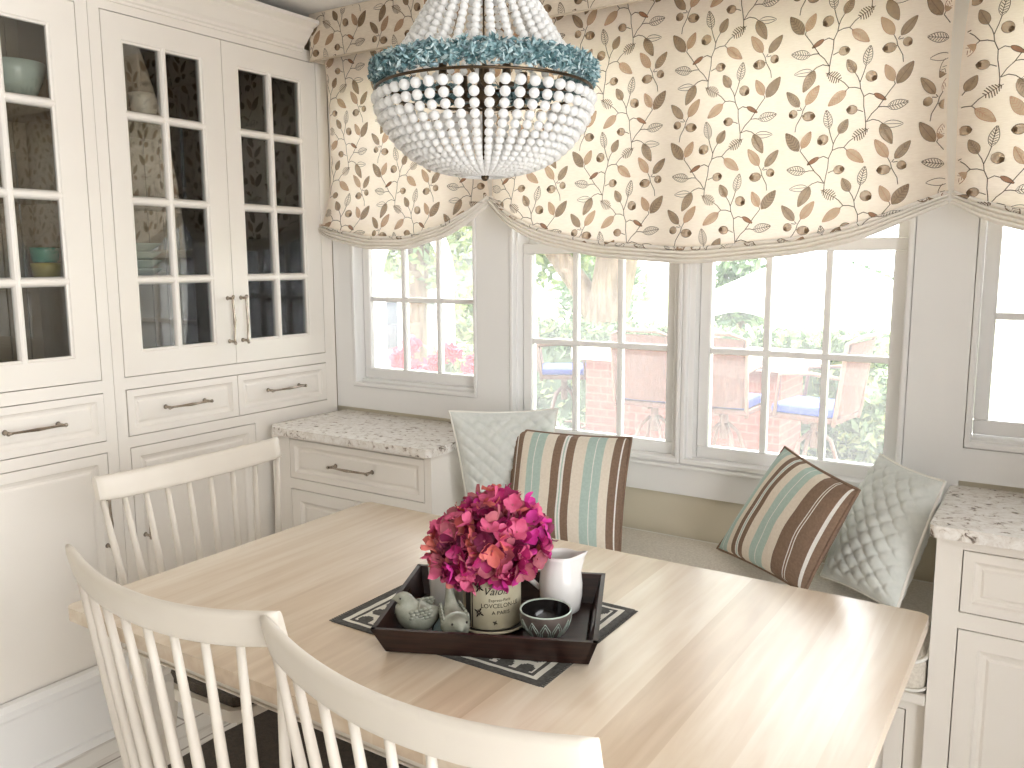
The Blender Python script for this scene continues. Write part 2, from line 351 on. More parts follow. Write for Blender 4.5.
# baseboard below the hutch (stands a little proud of the cabinet fronts)
prof = [(0, 0), (.028, 0), (.028, .190), (.034, .200), (.034, .222), (.020, .236), (0, .238)]
m = MB(); m.poly([(-2.5+a, y, z) for y in (-2.5, 2.10) for a, z in prof], [(i, i+1, i+8, i+7) for i in range(6)]+[tuple(range(7)), tuple(range(13, 6, -1))])
m.poly([(-2.472, -2.5, 0), (-2.455, -2.5, 0), (-2.462, -2.5, .02), (-2.472, -2.5, .022), (-2.472, 2.1, 0), (-2.455, 2.1, 0), (-2.462, 2.1, .02), (-2.472, 2.1, .022)], [(0, 1, 5, 4), (1, 2, 6, 5), (2, 3, 7, 6), (0, 3, 2, 1), (4, 5, 6, 7)])
struct(m.build('baseboard_left', TRIMW))
# crown moulding along the hutch tops
prof = [(0, 2.285), (.008, 2.285), (.008, 2.293), (.016, 2.297), (.018, 2.306), (.03, 2.314), (.052, 2.34), (.066, 2.352), (.07, 2.36), (.088, 2.366), (.1, 2.372), (.1, 2.385), (0, 2.385)]
n = len(prof); m = MB(); m.poly([(-2.5+a, y, z) for y in (-2.5, 2.372) for a, z in prof], [(i, i+1, i+1+n, i+n) for i in range(n-1)]+[tuple(range(n)), tuple(range(2*n-1, n-1, -1))])
struct(m.build('trim_2', CREAM))

# ------------------------------------------------------------------ windows
def sash(parent, x0, x1, z0, z1, y, st, rail0, rail1):
    gx0, gx1, gz0, gz1 = x0+st, x1-st, z0+rail0, z1-rail1
    m = MB(); m.fill(FXZ(y), x0, x1, z0, z1, [(gx0, gx1, gz0, gz1)], -.034, 0)
    s = m.build('sash', TRIMW, parent, bevel=.003, seg=1)
    m = MB(); wd = (gx1-gx0)/3
    for k in (1, 2): m.box(gx0+wd*k-.009, gx0+wd*k+.009, y+.006, y+.03, gz0, gz1)
    zc = (gz0+gz1)/2; m.box(gx0, gx1, y+.004, y+.029, zc-.009, zc+.009)
    m.build('muntin', TRIMW, s, bevel=.002, seg=1)
    m = MB(); m.box(gx0-.004, gx1+.004, y+.017, y+.020, gz0-.004, gz1+.004); m.build('pane', WGLASS, s)
def window(n, ox0, ox1, oz0, oz1, gx0, gx1, gz0, gz1, posts=()):
    """ox/oz the opening in the panelling, gx/gz the glass of the lower sash"""
    r = bpy.data.objects.new('window_%d' % n, None); COL.objects.link(r); r.location = ((gx0+gx1)/2, 2.52, gz0); BASE[r.name] = Vector(r.location); struct(r)
    sx0, sx1, sz0 = gx0-.035, gx1+.035, gz0-.04
    m = MB()
    m.box(ox0+.001, sx0-.002, 2.52, 2.638, oz0+.001, oz1-.001); m.box(sx1+.002, ox1-.001, 2.52, 2.638, oz0+.001, oz1-.001)
    m.box(ox0+.002, ox0+.016, 2.497, 2.53, oz0+.001, oz1-.001); m.box(ox1-.016, ox1-.002, 2.497, 2.53, oz0+.001, oz1-.001)
    m.box(sx0-.002, sx1+.002, 2.535, 2.638, oz0+.001, sz0-.003); m.box(sx0-.002, sx1+.002, 2.52, 2.638, 2.17, oz1-.001)
    m.box(ox0+.003, ox1-.003, 2.494, 2.545, oz0+.002, oz0+.018)
    m.build('frame', TRIMW, r, bevel=.0025, seg=1)
    sash(r, sx0, sx1, sz0, gz1+.035, 2.552, .035, .04, .035)
    sash(r, sx0, sx1, gz1+.002, 2.168, 2.592, .035, .033, .035)
    return r
window(1, -2.405, -1.79, 1.005, 2.2, -2.355, -1.84, 1.076, 1.63)
window(2, -1.65, -1.003, .86, 2.2, -1.59, -1.077, .914, 1.527)
window(3, -1.005, -.355, .86, 2.2, -.933, -.414, .914, 1.527)
window(4, -.21, .405, 1.005, 2.2, -.160, .355, 1.076, 1.63)
m = MB(); m.box(-1.66, -.345, 2.488, 2.512, .846, .858); struct(m.build('trim_3', TRIMW, bevel=.004))
m = MB(); m.box(-3.2, 2.0, 2.645, 2.845, 2.44, 2.5); struct(m.build('trim_4', TRIMW))    # unseen eave, added and sized to keep the sun off the shades

# ------------------------------------------------------------------ cabinets
PANEL = [(0, 0), (.042, 0), (.046, -.005), (.053, -.009), (.060, -.0095), (.066, -.006), (.072, -.0055), (.080, -.0055)]
SMALL = [(0, 0), (.022, 0), (.026, -.005), (.032, -.009), (.038, -.0095), (.043, -.006), (.05, -.0055)]
def pull(parent, F, a, b, length, vert, m_=NICKEL):
    m = MB(); h = length/2
    G = (lambda t, s, n: F(a+s, b+t, n)) if vert else (lambda t, s, n: F(a+t, b+s, n))
    pts = [(-h, .031), (-h*.8, .0275), (-h*.3, .031), (0, .033), (h*.3, .031), (h*.8, .0275), (h, .031)]
    m.tube([G(t, 0, n) for t, n in pts], [.0052, .0036, .0042, .0056, .0042, .0036, .0052], 10)
    for s in (-1, 1):
        m.tube([G(s*(h-.006), 0, -.001), G(s*(h-.006), 0, .006), G(s*(h-.006), 0, .03)], [.0085, .0045, .0048], 10)
        m.sphere(G(s*h, 0, .031), .0062, 10, 7)
    return m.build('handle', m_, parent)
def panel_door(parent, F, a0, a1, b0, b1, prof=PANEL, name='door', hd=None):
    m = MB(); m.loft(F, a0, a1, b0, b1, prof)
    d = m.build(name, CREAM, parent)
    if hd: pull(d, F, *hd)
    return d
def glass_door(parent, F, a0, a1, b0, b1, hside):
    st, tr, br = .064, .073, .074
    g = (a0+st, a1-.077 if hside > 0 else a1-.076, b0+br, b1-tr)
    m = MB(); m.fill(F, a0, a1, b0, b1, [g], -.02, 0)
    P = []                                                           # small ogee round the glass
    for i, n in ((0, 0), (.004, -.004), (.009, -.006), (.010, -.015)):
        P += [F(g[0]+i-.0005, g[2]+i-.0005, n), F(g[1]-i+.0005, g[2]+i-.0005, n), F(g[1]-i+.0005, g[3]-i+.0005, n), F(g[0]+i-.0005, g[3]-i+.0005, n)]
    m.poly(P, [(4*k+q, 4*k+(q+1) % 4, 4*k+4+(q+1) % 4, 4*k+4+q) for k in range(3) for q in range(4)])
    d = m.build('door', CREAM, parent)
    m = MB(); c = (g[0]+g[1])/2
    def bar(x0, x1, z0, z1, vert):
        for k in range(4):
            pass
        if vert: m.prism([(x0, -.016), (x0+.007, -.003), (x0+.012, 0), (x1-.012, 0), (x1-.007, -.003), (x1, -.016)], z0, z1, None, lambda x, n, z: F(x, z, n))
        else: m.prism([(z0, -.016), (z0+.007, -.004), (z0+.012, -.001), (z1-.012, -.001), (z1-.007, -.004), (z1, -.016)], x0, x1, None, lambda z, n, x: F(x, z, n))
    bar(c-.015, c+.015, g[2], g[3], True)
    for z in (1.960, 1.698, 1.447): bar(g[0], g[1], z-.015, z+.015, False)
    m.build('muntin', CREAM, d)
    m = MB(); m.box(g[0]-.002, g[1]+.002, g[2]-.002, g[3]+.002, -.014, -.011, None, F); m.build('pane', CGLASS, d)
    pull(d, F, (a1-.024) if hside > 0 else (a0+.031), 1.30, .165, True)
    return d
FH = FYZ(-2.5)
def hutch(label, y0, y1, ya, yb, la, lb):
    """two glass doors over two drawers over panelled doors; ya..yb the door opening"""
    h = thing('hutch_cabinet', label, 'cabinet', (-2.68, (y0+y1)/2, 0))
    mid = (ya+yb)/2; q = .0028
    holes = [(ya-q, yb+q, 1.142-q, 2.256+q), (ya-q, yb+q, .95-q, 1.098+q)]+[(p-q, r+q, .137, .909+q) for p, r in zip(la, lb)]
    m = MB(); m.fill(FH, y0, y1, .004, 2.30, holes, -.021, 0)
    m.box(-2.865, -2.55, y0, y1, .004, 1.115); m.box(-2.865, -2.521, y0, y0+.02, 1.115, 2.3); m.box(-2.865, -2.521, y1-.02, y1, 1.115, 2.3); m.box(-2.865, -2.521, y0, y1, 2.285, 2.3); m.build('body', CREAM, h)
    m = MB()
    y = y0+.021
    while y < y1-.03:
        e = min(y+.058, y1-.021); m.box(-2.86, -2.848, y, e, 1.12, 2.283); y += .062
    m.box(-2.864, -2.861, y0+.021, y1-.021, 1.12, 2.283)
    m.box(-2.848, -2.53, y0+.0205, y0+.024, 1.12, 2.283); m.box(-2.848, -2.53, y1-.024, y1-.0205, 1.12, 2.283); m.box(-2.848, -2.53, y0+.024, y1-.024, 1.1155, 1.12); m.box(-2.848, -2.53, y0+.024, y1-.024, 2.279, 2.284)
    m.build('lining', TAUPE, h)
    for z in (1.447, 1.698, 1.955):
        m = MB(); m.box(-2.847, -2.545, y0+.0245, y1-.0245, z-.009, z+.009); m.build('shelf', TAUPE, h, bevel=.003, seg=1)
    glass_door(h, FH, ya, mid-.0014, 1.142, 2.256, 1); glass_door(h, FH, mid+.0014, yb, 1.142, 2.256, -1)
    panel_door(h, FH, ya+.002, mid-.0014, .95, 1.098, SMALL, 'drawer', ((ya+mid)/2-.003, 1.026, .165, False))
    panel_door(h, FH, mid+.0014, yb+.002, .95, 1.098, SMALL, 'drawer', ((yb+mid)/2-.003, 1.026, .165, False))
    for k, (p, r) in enumerate(zip(la, lb)):
        panel_door(h, FH, p, r, .14, .909, [(0, 0), (.03, 0)]+[(i-.01, n) for i, n in PANEL[2:]], 'door', ((r-.02) if len(la) == 2 and k == 1 else (p+.022 if len(la) == 2 else p+.03), .69, .165, True))
    return h
hutch('tall built-in glass-fronted cupboard at left edge, holding celadon bowl and teal cup', .575, 1.5262, .615, 1.487, (.615, 1.0525), (1.0495, 1.487))
hutch('tall built-in glass-fronted cupboard with double doors beside the left window, holding mugs', 1.5278, 2.4975, 1.567, 2.438, (1.57,), (2.07,))

FC = FXZ(2.12)
def base_unit(label, x0, x1, zo):
    b = thing('base_cabinet', label, 'cabinet', ((x0+x1)/2, 2.31, 0)); q = .0028; mid = (x0+x1)/2
    a0, a1 = x0+.057, x1-.045 if x0 < -1 else x1-.057
    if x0 < -1: a0, a1 = -2.372, -1.739; mid = (a0+a1)/2
    d0, d1, t = .712-zo, .856-zo, .668-zo
    m = MB(); m.fill(FC, x0, x1, .09, .8725, [(a0-q, a1+q, d0-q, d1+q), (a0-q, a1+q, .13-q, t+q)], -.021, 0)
    m.box(x0, x1, 2.1411, 2.511, .088, .8725); m.box(x0, x1, 2.19, 2.511, .004, .0875); m.build('body', CREAM, b)
    panel_door(b, FC, a0, a1, d0, d1, SMALL, 'drawer', ((a0+a1)/2, (d0+d1)/2, .185, False))
    panel_door(b, FC, a0, mid-.0014, .13, t, PANEL, 'door', (mid-.026, t-.11, .15, True)); panel_door(b, FC, mid+.0014, a1, .13, t, PANEL, 'door', (mid+.026, t-.11, .15, True))
    return b
base_unit('cream base cabinet with one drawer under the left granite counter', -2.469, -1.708, 0)
base_unit('cream base cabinet with one drawer under the right granite counter', -.217, .53, .013)
for pts, lab in (([(-2.4685, 2.13), (-2.43, 2.088), (-1.705, 2.088), (-1.693, 2.1), (-1.693, 2.512), (-2.4685, 2.512)], 'pale speckled granite countertop beside the hutch under the left window'),
                 ([(-.232, 2.1), (-.22, 2.088), (.54, 2.088), (.54, 2.512), (-.232, 2.512)], 'pale speckled granite countertop on the right under the right window')):
    m = MB(); m.prism(pts, .873, .901); tag(m.build('countertop', GRANITE, bevel=.007, seg=3), lab, 'countertop')
# bench between the two base cabinets
b = thing('window_bench', 'cream built-in window bench between the two base cabinets', 'bench', (-.96, 2.3, 0))
FB = FXZ(2.15); dx = [(-1.66, -1.20), (-1.17, -.74), (-.71, -.265)]
m = MB(); m.fill(FB, -1.7065, -.2185, .004, .448, [(p-.003, r+.003, .077, .413) for p, r in dx], -.021, 0); m.box(-1.7065, -.2185, 2.175, 2.511, .004, .447); m.build('body', CREAM, b)
m = MB(); m.box(-1.7065, -.2185, 2.112, 2.511, .449, .475); m.build('seat_board', CREAM, b, bevel=.005)
for p, r in dx: panel_door(b, FB, p, r, .08, .41, PANEL)
c = thing('bench_cushion', 'long grey-beige linen seat cushion with white piping on the window bench', 'cushion', (-.96, 2.3, .476))
x0, x1, y0, y1, z0 = -1.7, -.222, 2.1, 2.508, .4765
def cz(x, y): return .565+.055*min(1, max(0, (y-y0)/.3))**.8
def rr_path(ins, zf, n=6, R=.035):
    P = []
    for cx, cy, a0 in ((x1-R, y0+R, -90), (x1-R, y1-R, 0), (x0+R, y1-R, 90), (x0+R, y0+R, 180)):
        for k in range(n+1):
            a = math.radians(a0+90*k/n); x = cx+(R-ins)*math.cos(a); y = cy+(R-ins)*math.sin(a); P.append((x, y, zf(x, y)))
    return P
rows = [(.012, lambda x, y: z0), (.003, lambda x, y: z0+.008), (0, lambda x, y: z0+.03), (0, lambda x, y: cz(x, y)-.02), (.003, lambda x, y: cz(x, y)-.008), (.012, lambda x, y: cz(x, y)-.001)]
m = MB(); n = 28; P = []
for ins, zf in rows: P += rr_path(ins, zf)
m.grid(P, len(rows), n, None, True, wrapv=True)
o_ = len(m.v); m.f.append(tuple(range(n-1, -1, -1))); m.m.append(0); m.sm.append(True)
ring = list(range(o_-n, o_)); NI = 8
# top filled by rows running front to back
G = []
for i in range(25):
    x = x0+.012+(x1-x0-.024)*i/24
    for j in range(NI): y = y0+.012+(y1-y0-.024)*j/(NI-1); G.append((x, y, cz(x, y)-.0005+.006*math.sin(PI*i/24)*math.sin(PI*j/(NI-1))))
m.grid(G, 25, NI, None, True)
m.build('cushion_cover', CUSHF, c)
m = MB(); m.tube(rr_path(-.001, lambda x, y: cz(x, y)-.006), .0045, 6, closed=True); m.tube(rr_path(-.001, lambda x, y: z0+.012), .004, 6, closed=True); m.build('piping', PIPEW, c)

# ------------------------------------------------------------------ things in the hutches
def mug(loc, rz, label, mt=MUGC):
    t = thing('mug', label, 'mug', loc, rz, 'mugs on the top shelf')
    m = MB(); m.lathe([(0, .0005), (.032, .0005), (.036, .01), (.044, .075), (.046, .098), (.043, .098), (.040, .075), (.031, .012), (0, .012)], n=24); m.build('cup', mt, t, local=True)
    m = MB(); m.tube([(.041, 0, .082), (.058, 0, .086), (.072, 0, .068), (.070, 0, .046), (.056, 0, .03), (.039, 0, .027)], .006, 8); m.build('mug_handle', mt, t, local=True); return t
mg = mug((-2.655, 1.80, 1.9642), math.radians(35), 'cream stoneware mug on the top cupboard shelf, left of two')
dup(mg, (-2.655, 1.945, 1.9642), math.radians(35), 'cream stoneware mug on the top cupboard shelf, right of two')
m = MB(); m.lathe([(0, .0005), (.028, .0005), (.034, .006), (.041, .08), (.039, .08), (.032, .01), (0, .008)], n=22)
t1 = tag(m.build('tumbler', PALEBLUE, local=True), 'pale blue tumbler on top shelf, nearer the mugs', 'glass', 'blue tumblers on the top shelf'); t1.location = (-2.65, 2.235, 1.9642)
t2 = copy_tree(t1); t2.location = (-2.65, 2.335, 1.9642); t2['label'] = 'pale blue tumbler on top shelf, nearer the window'
m = MB(); m.lathe([(0, .0005), (.03, .0005), (.034, .012), (.058, .04), (.078, .09), (.084, .122), (.080, .122), (.073, .09), (.05, .042), (0, .022)], n=26)
o = tag(m.build('bowl', PALECEL, local=True), 'large pale celadon bowl on the top shelf of the left cupboard', 'bowl'); o.location = (-2.66, 1.385, 1.9642)
def cup(loc, mt, label):
    m = MB(); m.lathe([(0, .0005), (.033, .0005), (.038, .006), (.042, .034), (.044, .046), (.041, .046), (.036, .012), (0, .009)], n=22)
    o = tag(m.build('cup', mt, local=True), label, 'cup'); o.location = loc; return o
cup((-2.66, 1.43, 1.4565), YELCUP, 'mustard cup at the bottom of the small stack in left cupboard')
cup((-2.66, 1.43, 1.5035), TEALCUP, 'teal cup on top of the mustard cup in left cupboard')
m = MB(); m.lathe([(0, .0005), (.04, .0005), (.045, .005), (.07, .022), (.074, .027), (.070, .027), (.045, .011), (0, .008)], n=26)
p0 = m.build('dessert_plate', PALECEL, local=True)
for k in range(4):
    o = p0 if k == 0 else copy_tree(p0); o.location = (-2.655, 1.745, 1.4565+k*.0278); tag(o, 'pale celadon dish in the stack behind the left pane, %s' % ('lowest of four', 'second from bottom', 'third from bottom', 'topmost of four')[k], 'dish', 'stacked celadon dishes')

# ------------------------------------------------------------------ table
T = thing('dining_table', 'rectangular dining table with whitewashed plank top and cream base', 'table', (-1.0, 1.435, 0))
X0, X1, Y0, Y1, ZT = -1.802, -.2, .947, 1.922, .755
pts = []
for cx, cy, a0 in ((X1-.022, Y0+.022, -90), (X1-.022, Y1-.022, 0), (X0+.022, Y1-.022, 90), (X0+.022, Y0+.022, 180)):
    for k in range(5): a = math.radians(a0+22.5*k); pts.append((cx+.022*math.cos(a), cy+.022*math.sin(a)))
m = MB(); m.prism(pts, ZT-.03, ZT); m.build('tabletop', WOOD, T, bevel=.003, seg=2)
m = MB(); ax0, ax1, ay0, ay1 = X0+.1, X1-.1, Y0+.075, Y1-.075
m.fill(lambda a, b, n: (a, b, n), ax0, ax1, ay0, ay1, [(ax0+.022, ax1-.022, ay0+.022, ay1-.022)], .655, .7245); m.fill(lambda a, b, n: (a, b, n), ax0-.004, ax1+.004, ay0-.004, ay1+.004, [(ax0+.02, ax1-.02, ay0+.02, ay1-.02)], .650, .6545)
m.build('apron', CHAIRW, T, bevel=.0015, seg=1)
for x in (ax0+.036, ax1-.036):
    for y in (ay0+.036, ay1-.036):
        m = MB(); prof = [(.033, .7), (.033, .6), (.029, .585), (.033, .57), (.03, .3), (.022, .02), (.02, .001)]
        P = []
        for h, z in prof: P += [(x-h, y-h, z), (x+h, y-h, z), (x+h, y+h, z), (x-h, y+h, z)]
        m.poly(P, [(4*k+q, 4*k+(q+1) % 4, 4*k+4+(q+1) % 4, 4*k+4+q) for k in range(len(prof)-1) for q in range(4)]+[(0, 1, 2, 3), (24, 25, 26, 27)]); m.build('leg', CHAIRW, T, bevel=.002, seg=1)

# ------------------------------------------------------------------ chairs
def make_chair(label):
    t = local_thing('spindle_chair', label, 'chair', 'white spindle-back chairs round the table')
    # origin: floor below the seat centre; back at -y
    HW, SAG = .293, .05
    def crest(s, z):                        # s -1..1 along the rail
        ye = -.395 if z > .9 else -.35
        return Vector((s*HW, ye-SAG*(1-s*s)-(z-.90)*.25+.016, z-.018*(1-s*s)*1.0))
    m = MB(); N = 29; P = []
    for i in range(N):
        s = -1+2*i/(N-1); e = 1-abs(s)**6
        zt, zb = .97, .905+.006*(1-e)
        tck = .0105*(.55+.45*min(1, (1-abs(s))*12+.25))
        dn = Vector((s*.33, -1, 0)).normalized()
        c = lambda z: crest(s, z)
        zm = (zt+zb)/2
        sec = [(zb+.004, -1), (zb+.012, -1.0), (zm, -1.0), (zt-.010, -1.0), (zt-.003, -.75), (zt, -.2), (zt, .2), (zt-.003, .75), (zt-.010, 1.0), (zm, 1.0), (zb+.012, 1.0), (zb+.004, 1), (zb, .6), (zb, -.6)]
        for z, k in sec: P.append(c(z)-dn*tck*k)
    m.grid(P, N, 14, None, True, wrapv=True); o = len(m.v)-N*14
    m.f += [tuple(o+k for k in range(13, -1, -1)), tuple(o+(N-1)*14+k for k in range(14))]; m.m += [0, 0]; m.sm += [False, False]
    m.build('crest_rail', CHAIRW, t, local=True)
    NS = 9
    for k in range(NS):
        s = -1+2*k/(NS-1); a = crest(s*.955, .909); bx = s*.222; by = -.335-.028*(1-s*s)
        m = MB(); b = Vector((bx, by, .432))
        m.tube([b.lerp(a, q) for q in (0, .12, .3, .5, .75, 1)], [.0084, .0102, .0112, .0102, .0086, .0070], 9); m.build('spindle', CHAIRW, t, local=True)
    m = MB(); pts = [(-.236, -.325), (-.205, -.36), (-.11, -.385), (.11, -.385), (.205, -.36), (.236, -.325), (.245, -.13), (.235, .02), (.20, .05), (-.20, .05), (-.235, .02), (-.245, -.13)]
    m.prism(pts, .412, .442); m.build('seat', CHAIRW, t, bevel=.008, seg=2, local=True)
    m = MB(); q = [(x*.93, (y+.16)*.9-.15) for x, y in pts]; m.prism(q, .4425, .468); m.build('seat_pad', SEATF, t, bevel=.011, seg=3, local=True)
    L = []
    for sx, sy in ((-1, -1), (1, -1), (-1, 1), (1, 1)):
        a = Vector((sx*.165, sy*.14-.165, .413)); b = Vector((sx*.20, sy*.19-.165, .001)); L.append((a, b))
        m = MB(); m.tube([a.lerp(b, q) for q in (0, .15, .45, .75, 1)], [.013, .0165, .0185, .015, .011], 10); m.build('leg', CHAIRW, t, local=True)
    mid = lambda k: L[k][0].lerp(L[k][1], .55)
    for p, q in ((0, 2), (1, 3)):
        m = MB(); m.tube([mid(p), mid(p).lerp(mid(q), .5), mid(q)], [.008, .011, .008], 8); m.build('stretcher', CHAIRW, t, local=True)
    m = MB(); p, q = (mid(0)+mid(2))/2, (mid(1)+mid(3))/2; m.tube([p, (p+q)/2, q], [.008, .011, .008], 8); m.build('stretcher', CHAIRW, t, local=True)
    return t
ch = make_chair('white spindle-back chair in the foreground, the left of the two at the near long side')
ch.location = (-1.276, 1.155+.083, 0)
dup(ch, (-.683, 1.203, 0), math.radians(-2.5), 'white spindle-back chair in the foreground, the right of the two at the near long side')
dup(ch, (-1.618, 1.447, 0), math.radians(-91), 'white spindle-back chair at the left table end in front of the hutch')

# ------------------------------------------------------------------ leaf print (vine motif measured off the cloth)
def cv(pts): return [((x-298)/2048, -(y-512+.12*(x-298))/2048) for x, y in pts]
STEMS = [cv(p) for p in ([(335, 745), (335, 690), (328, 640), (320, 600), (318, 550), (300, 512), (295, 480), (312, 430), (322, 392)], [(295, 480), (285, 455), (268, 430)],
    [(300, 512), (270, 505), (240, 508), (215, 482), (195, 470)], [(240, 508), (228, 520), (222, 530)], [(318, 630), (300, 624), (288, 622)], [(318, 552), (345, 535), (372, 541)],
    [(337, 682), (362, 640), (390, 610), (412, 575), (440, 530), (472, 484)], [(395, 604), (420, 600), (442, 602)], [(337, 682), (370, 668), (400, 674), (424, 690)],
    [(472, 484), (466, 470)], [(505, 375), (500, 340), (472, 292), (466, 266), (450, 238)], [(472, 262), (482, 246)], [(470, 292), (455, 300)], [(478, 262), (500, 256)])]
# leaves: base, tip, width, kind
LEAVES = [((268, 430), (225, 362), 44, 'rib'), ((320, 392), (340, 290), 42, 'open'), ((326, 432), (378, 462), 50, 'bud'), ((195, 470), (115, 432), 52, 'fern'), ((226, 524), (136, 606), 48, 'tan'),
          ((290, 622), (232, 622), 42, 'bud'), ((370, 536), (432, 566), 20, 'slim'), ((480, 482), (556, 370), 56, 'dark'), ((465, 470), (418, 388), 44, 'tan'), ((440, 602), (542, 572), 46, 'open'),
          ((424, 690), (522, 684), 34, 'outline'), ((412, 690), (470, 790), 52, 'rib'), ((452, 238), (384, 150), 48, 'rust'), ((486, 242), (560, 146), 44, 'rib'), ((468, 298), (398, 310), 46, 'bud'), ((500, 262), (540, 286), 40, 'bud')]
LEAVES = [(cv([a])[0], cv([b])[0], wd/2048, k) for a, b, wd, k in LEAVES]
KIND = {'rib': (LF_MID, LF_DARK, .5), 'open': (None, LF_LINE, .9), 'bud': (LF_MID, LF_DARK, 0), 'fern': (None, LF_DARK, 1), 'tan': (LF_TAN, LF_RUST, .5), 'slim': (LF_RUST, LF_DARK, 0), 'dark': (LF_MID, LF_DARK, .95), 'outline': (None, LF_LINE, 0), 'rust': (LF_TAN, LF_RUST, .8)}
def print_leaves(m, S, umax, vmax, u0, v0, vmin=.004, margin=.004, vend=None):
    """S(u, v, lift) -> point; u across, v down the flat cloth; the print lies on the cloth"""
    def inside(p): return margin < p[0] < umax-margin and vmin < p[1] < (vend(p[0]) if vend else vmax-margin)
    def put(pts, mt):
        if all(inside(p) for p in pts): m.poly([S(p[0], p[1]) for p in pts], [tuple(range(len(pts)))], mt)
    def seg(a, b, wd, mt):
        d = Vector((b[0]-a[0], b[1]-a[1])); L_ = d.length
        if L_ < 1e-6: return
        q = Vector((-d.y, d.x))/L_*wd/2; put([(a[0]-q.x, a[1]-q.y), (b[0]-q.x, b[1]-q.y), (b[0]+q.x, b[1]+q.y), (a[0]+q.x, a[1]+q.y)], mt)
    def motif(cx, cy, mir):
        T = lambda p: (cx+(-p[0] if mir else p[0]), cy-p[1])
        for st in STEMS:
            q = [T(p) for p in st]
            for a, b in zip(q, q[1:]):
                n = 3
                for k in range(n):
                    seg((a[0]+(b[0]-a[0])*k/n, a[1]+(b[1]-a[1])*k/n), (a[0]+(b[0]-a[0])*(k+1.08)/n, a[1]+(b[1]-a[1])*(k+1.08)/n), .0021, LF_LINE)
        for a, b, wd, kind in LEAVES:
            A, B = T(a), T(b); fill, line, ribs = KIND[kind]; ax = Vector((B[0]-A[0], B[1]-A[1])); L_ = ax.length; ax /= L_; nm = Vector((-ax.y, ax.x))
            def W(t): return wd/2*(math.sin(PI*t**.82)**.85 if 0 < t < 1 else 0)
            if kind == 'bud': W = lambda t: wd/2*max(0, math.sin(PI*min(1, t*1.02)))**.5 if 0 < t < 1 else 0
            P = lambda t, s: (A[0]+ax.x*t*L_+nm.x*s, A[1]+ax.y*t*L_+nm.y*s)
            N = 8
            if fill:
                for k in range(N):
                    t0, t1 = k/N, (k+1)/N; put([P(t0, -W(t0)), P(t1, -W(t1)), P(t1, W(t1)), P(t0, W(t0))], fill)
            if kind != 'fern':
                lw = .0016
                for k in range(N):
                    t0, t1 = k/N, (k+1)/N
                    for s in (-1, 1): put([P(t0, s*W(t0)), P(t1, s*W(t1)), P(t1, s*(W(t1)+lw)), P(t0, s*(W(t0)+lw))], line)
            if kind == 'bud': put([P(.62, -.25*wd), P(.9, -.3*wd), P(1.02, 0), P(.9, .3*wd), P(.62, .25*wd)], line)
            elif kind not in ('slim',): seg(P(0, 0), P(.9 if kind != 'fern' else 1, 0), .0014, line)
            if ribs:
                nr = 7 if kind != 'fern' else 7
                for k in range(nr):
                    t = (k+.7)/(nr+.8); rw = (.0024 if kind in ('dark', 'fern') else .0014)
                    for s in (-1, 1):
                        ww = W(min(.98, t+.10))*min(1, .4+ribs*.55) if kind != 'fern' else W(t)*1.15
                        if kind == 'fern' and s < 0: continue
                        t2 = t+.12*(1 if kind != 'fern' else .6)
                        if kind == 'fern': seg(P(t-.06, -ww), P(t+.03, 0), rw, line); seg(P(t+.03, 0), P(t-.06, ww), rw, line)
                        else: seg(P(t, 0), P(min(t2, .97), s*ww), rw, line)
    PX, PY = .3355, .152
    for r in range(-3, int(vmax/PY)+4):
        for c in range(-2, int(umax/PX)+3):
            odd = r % 2
            motif(u0+c*PX+(-.0625 if odd else 0), v0+r*PY, bool(odd))

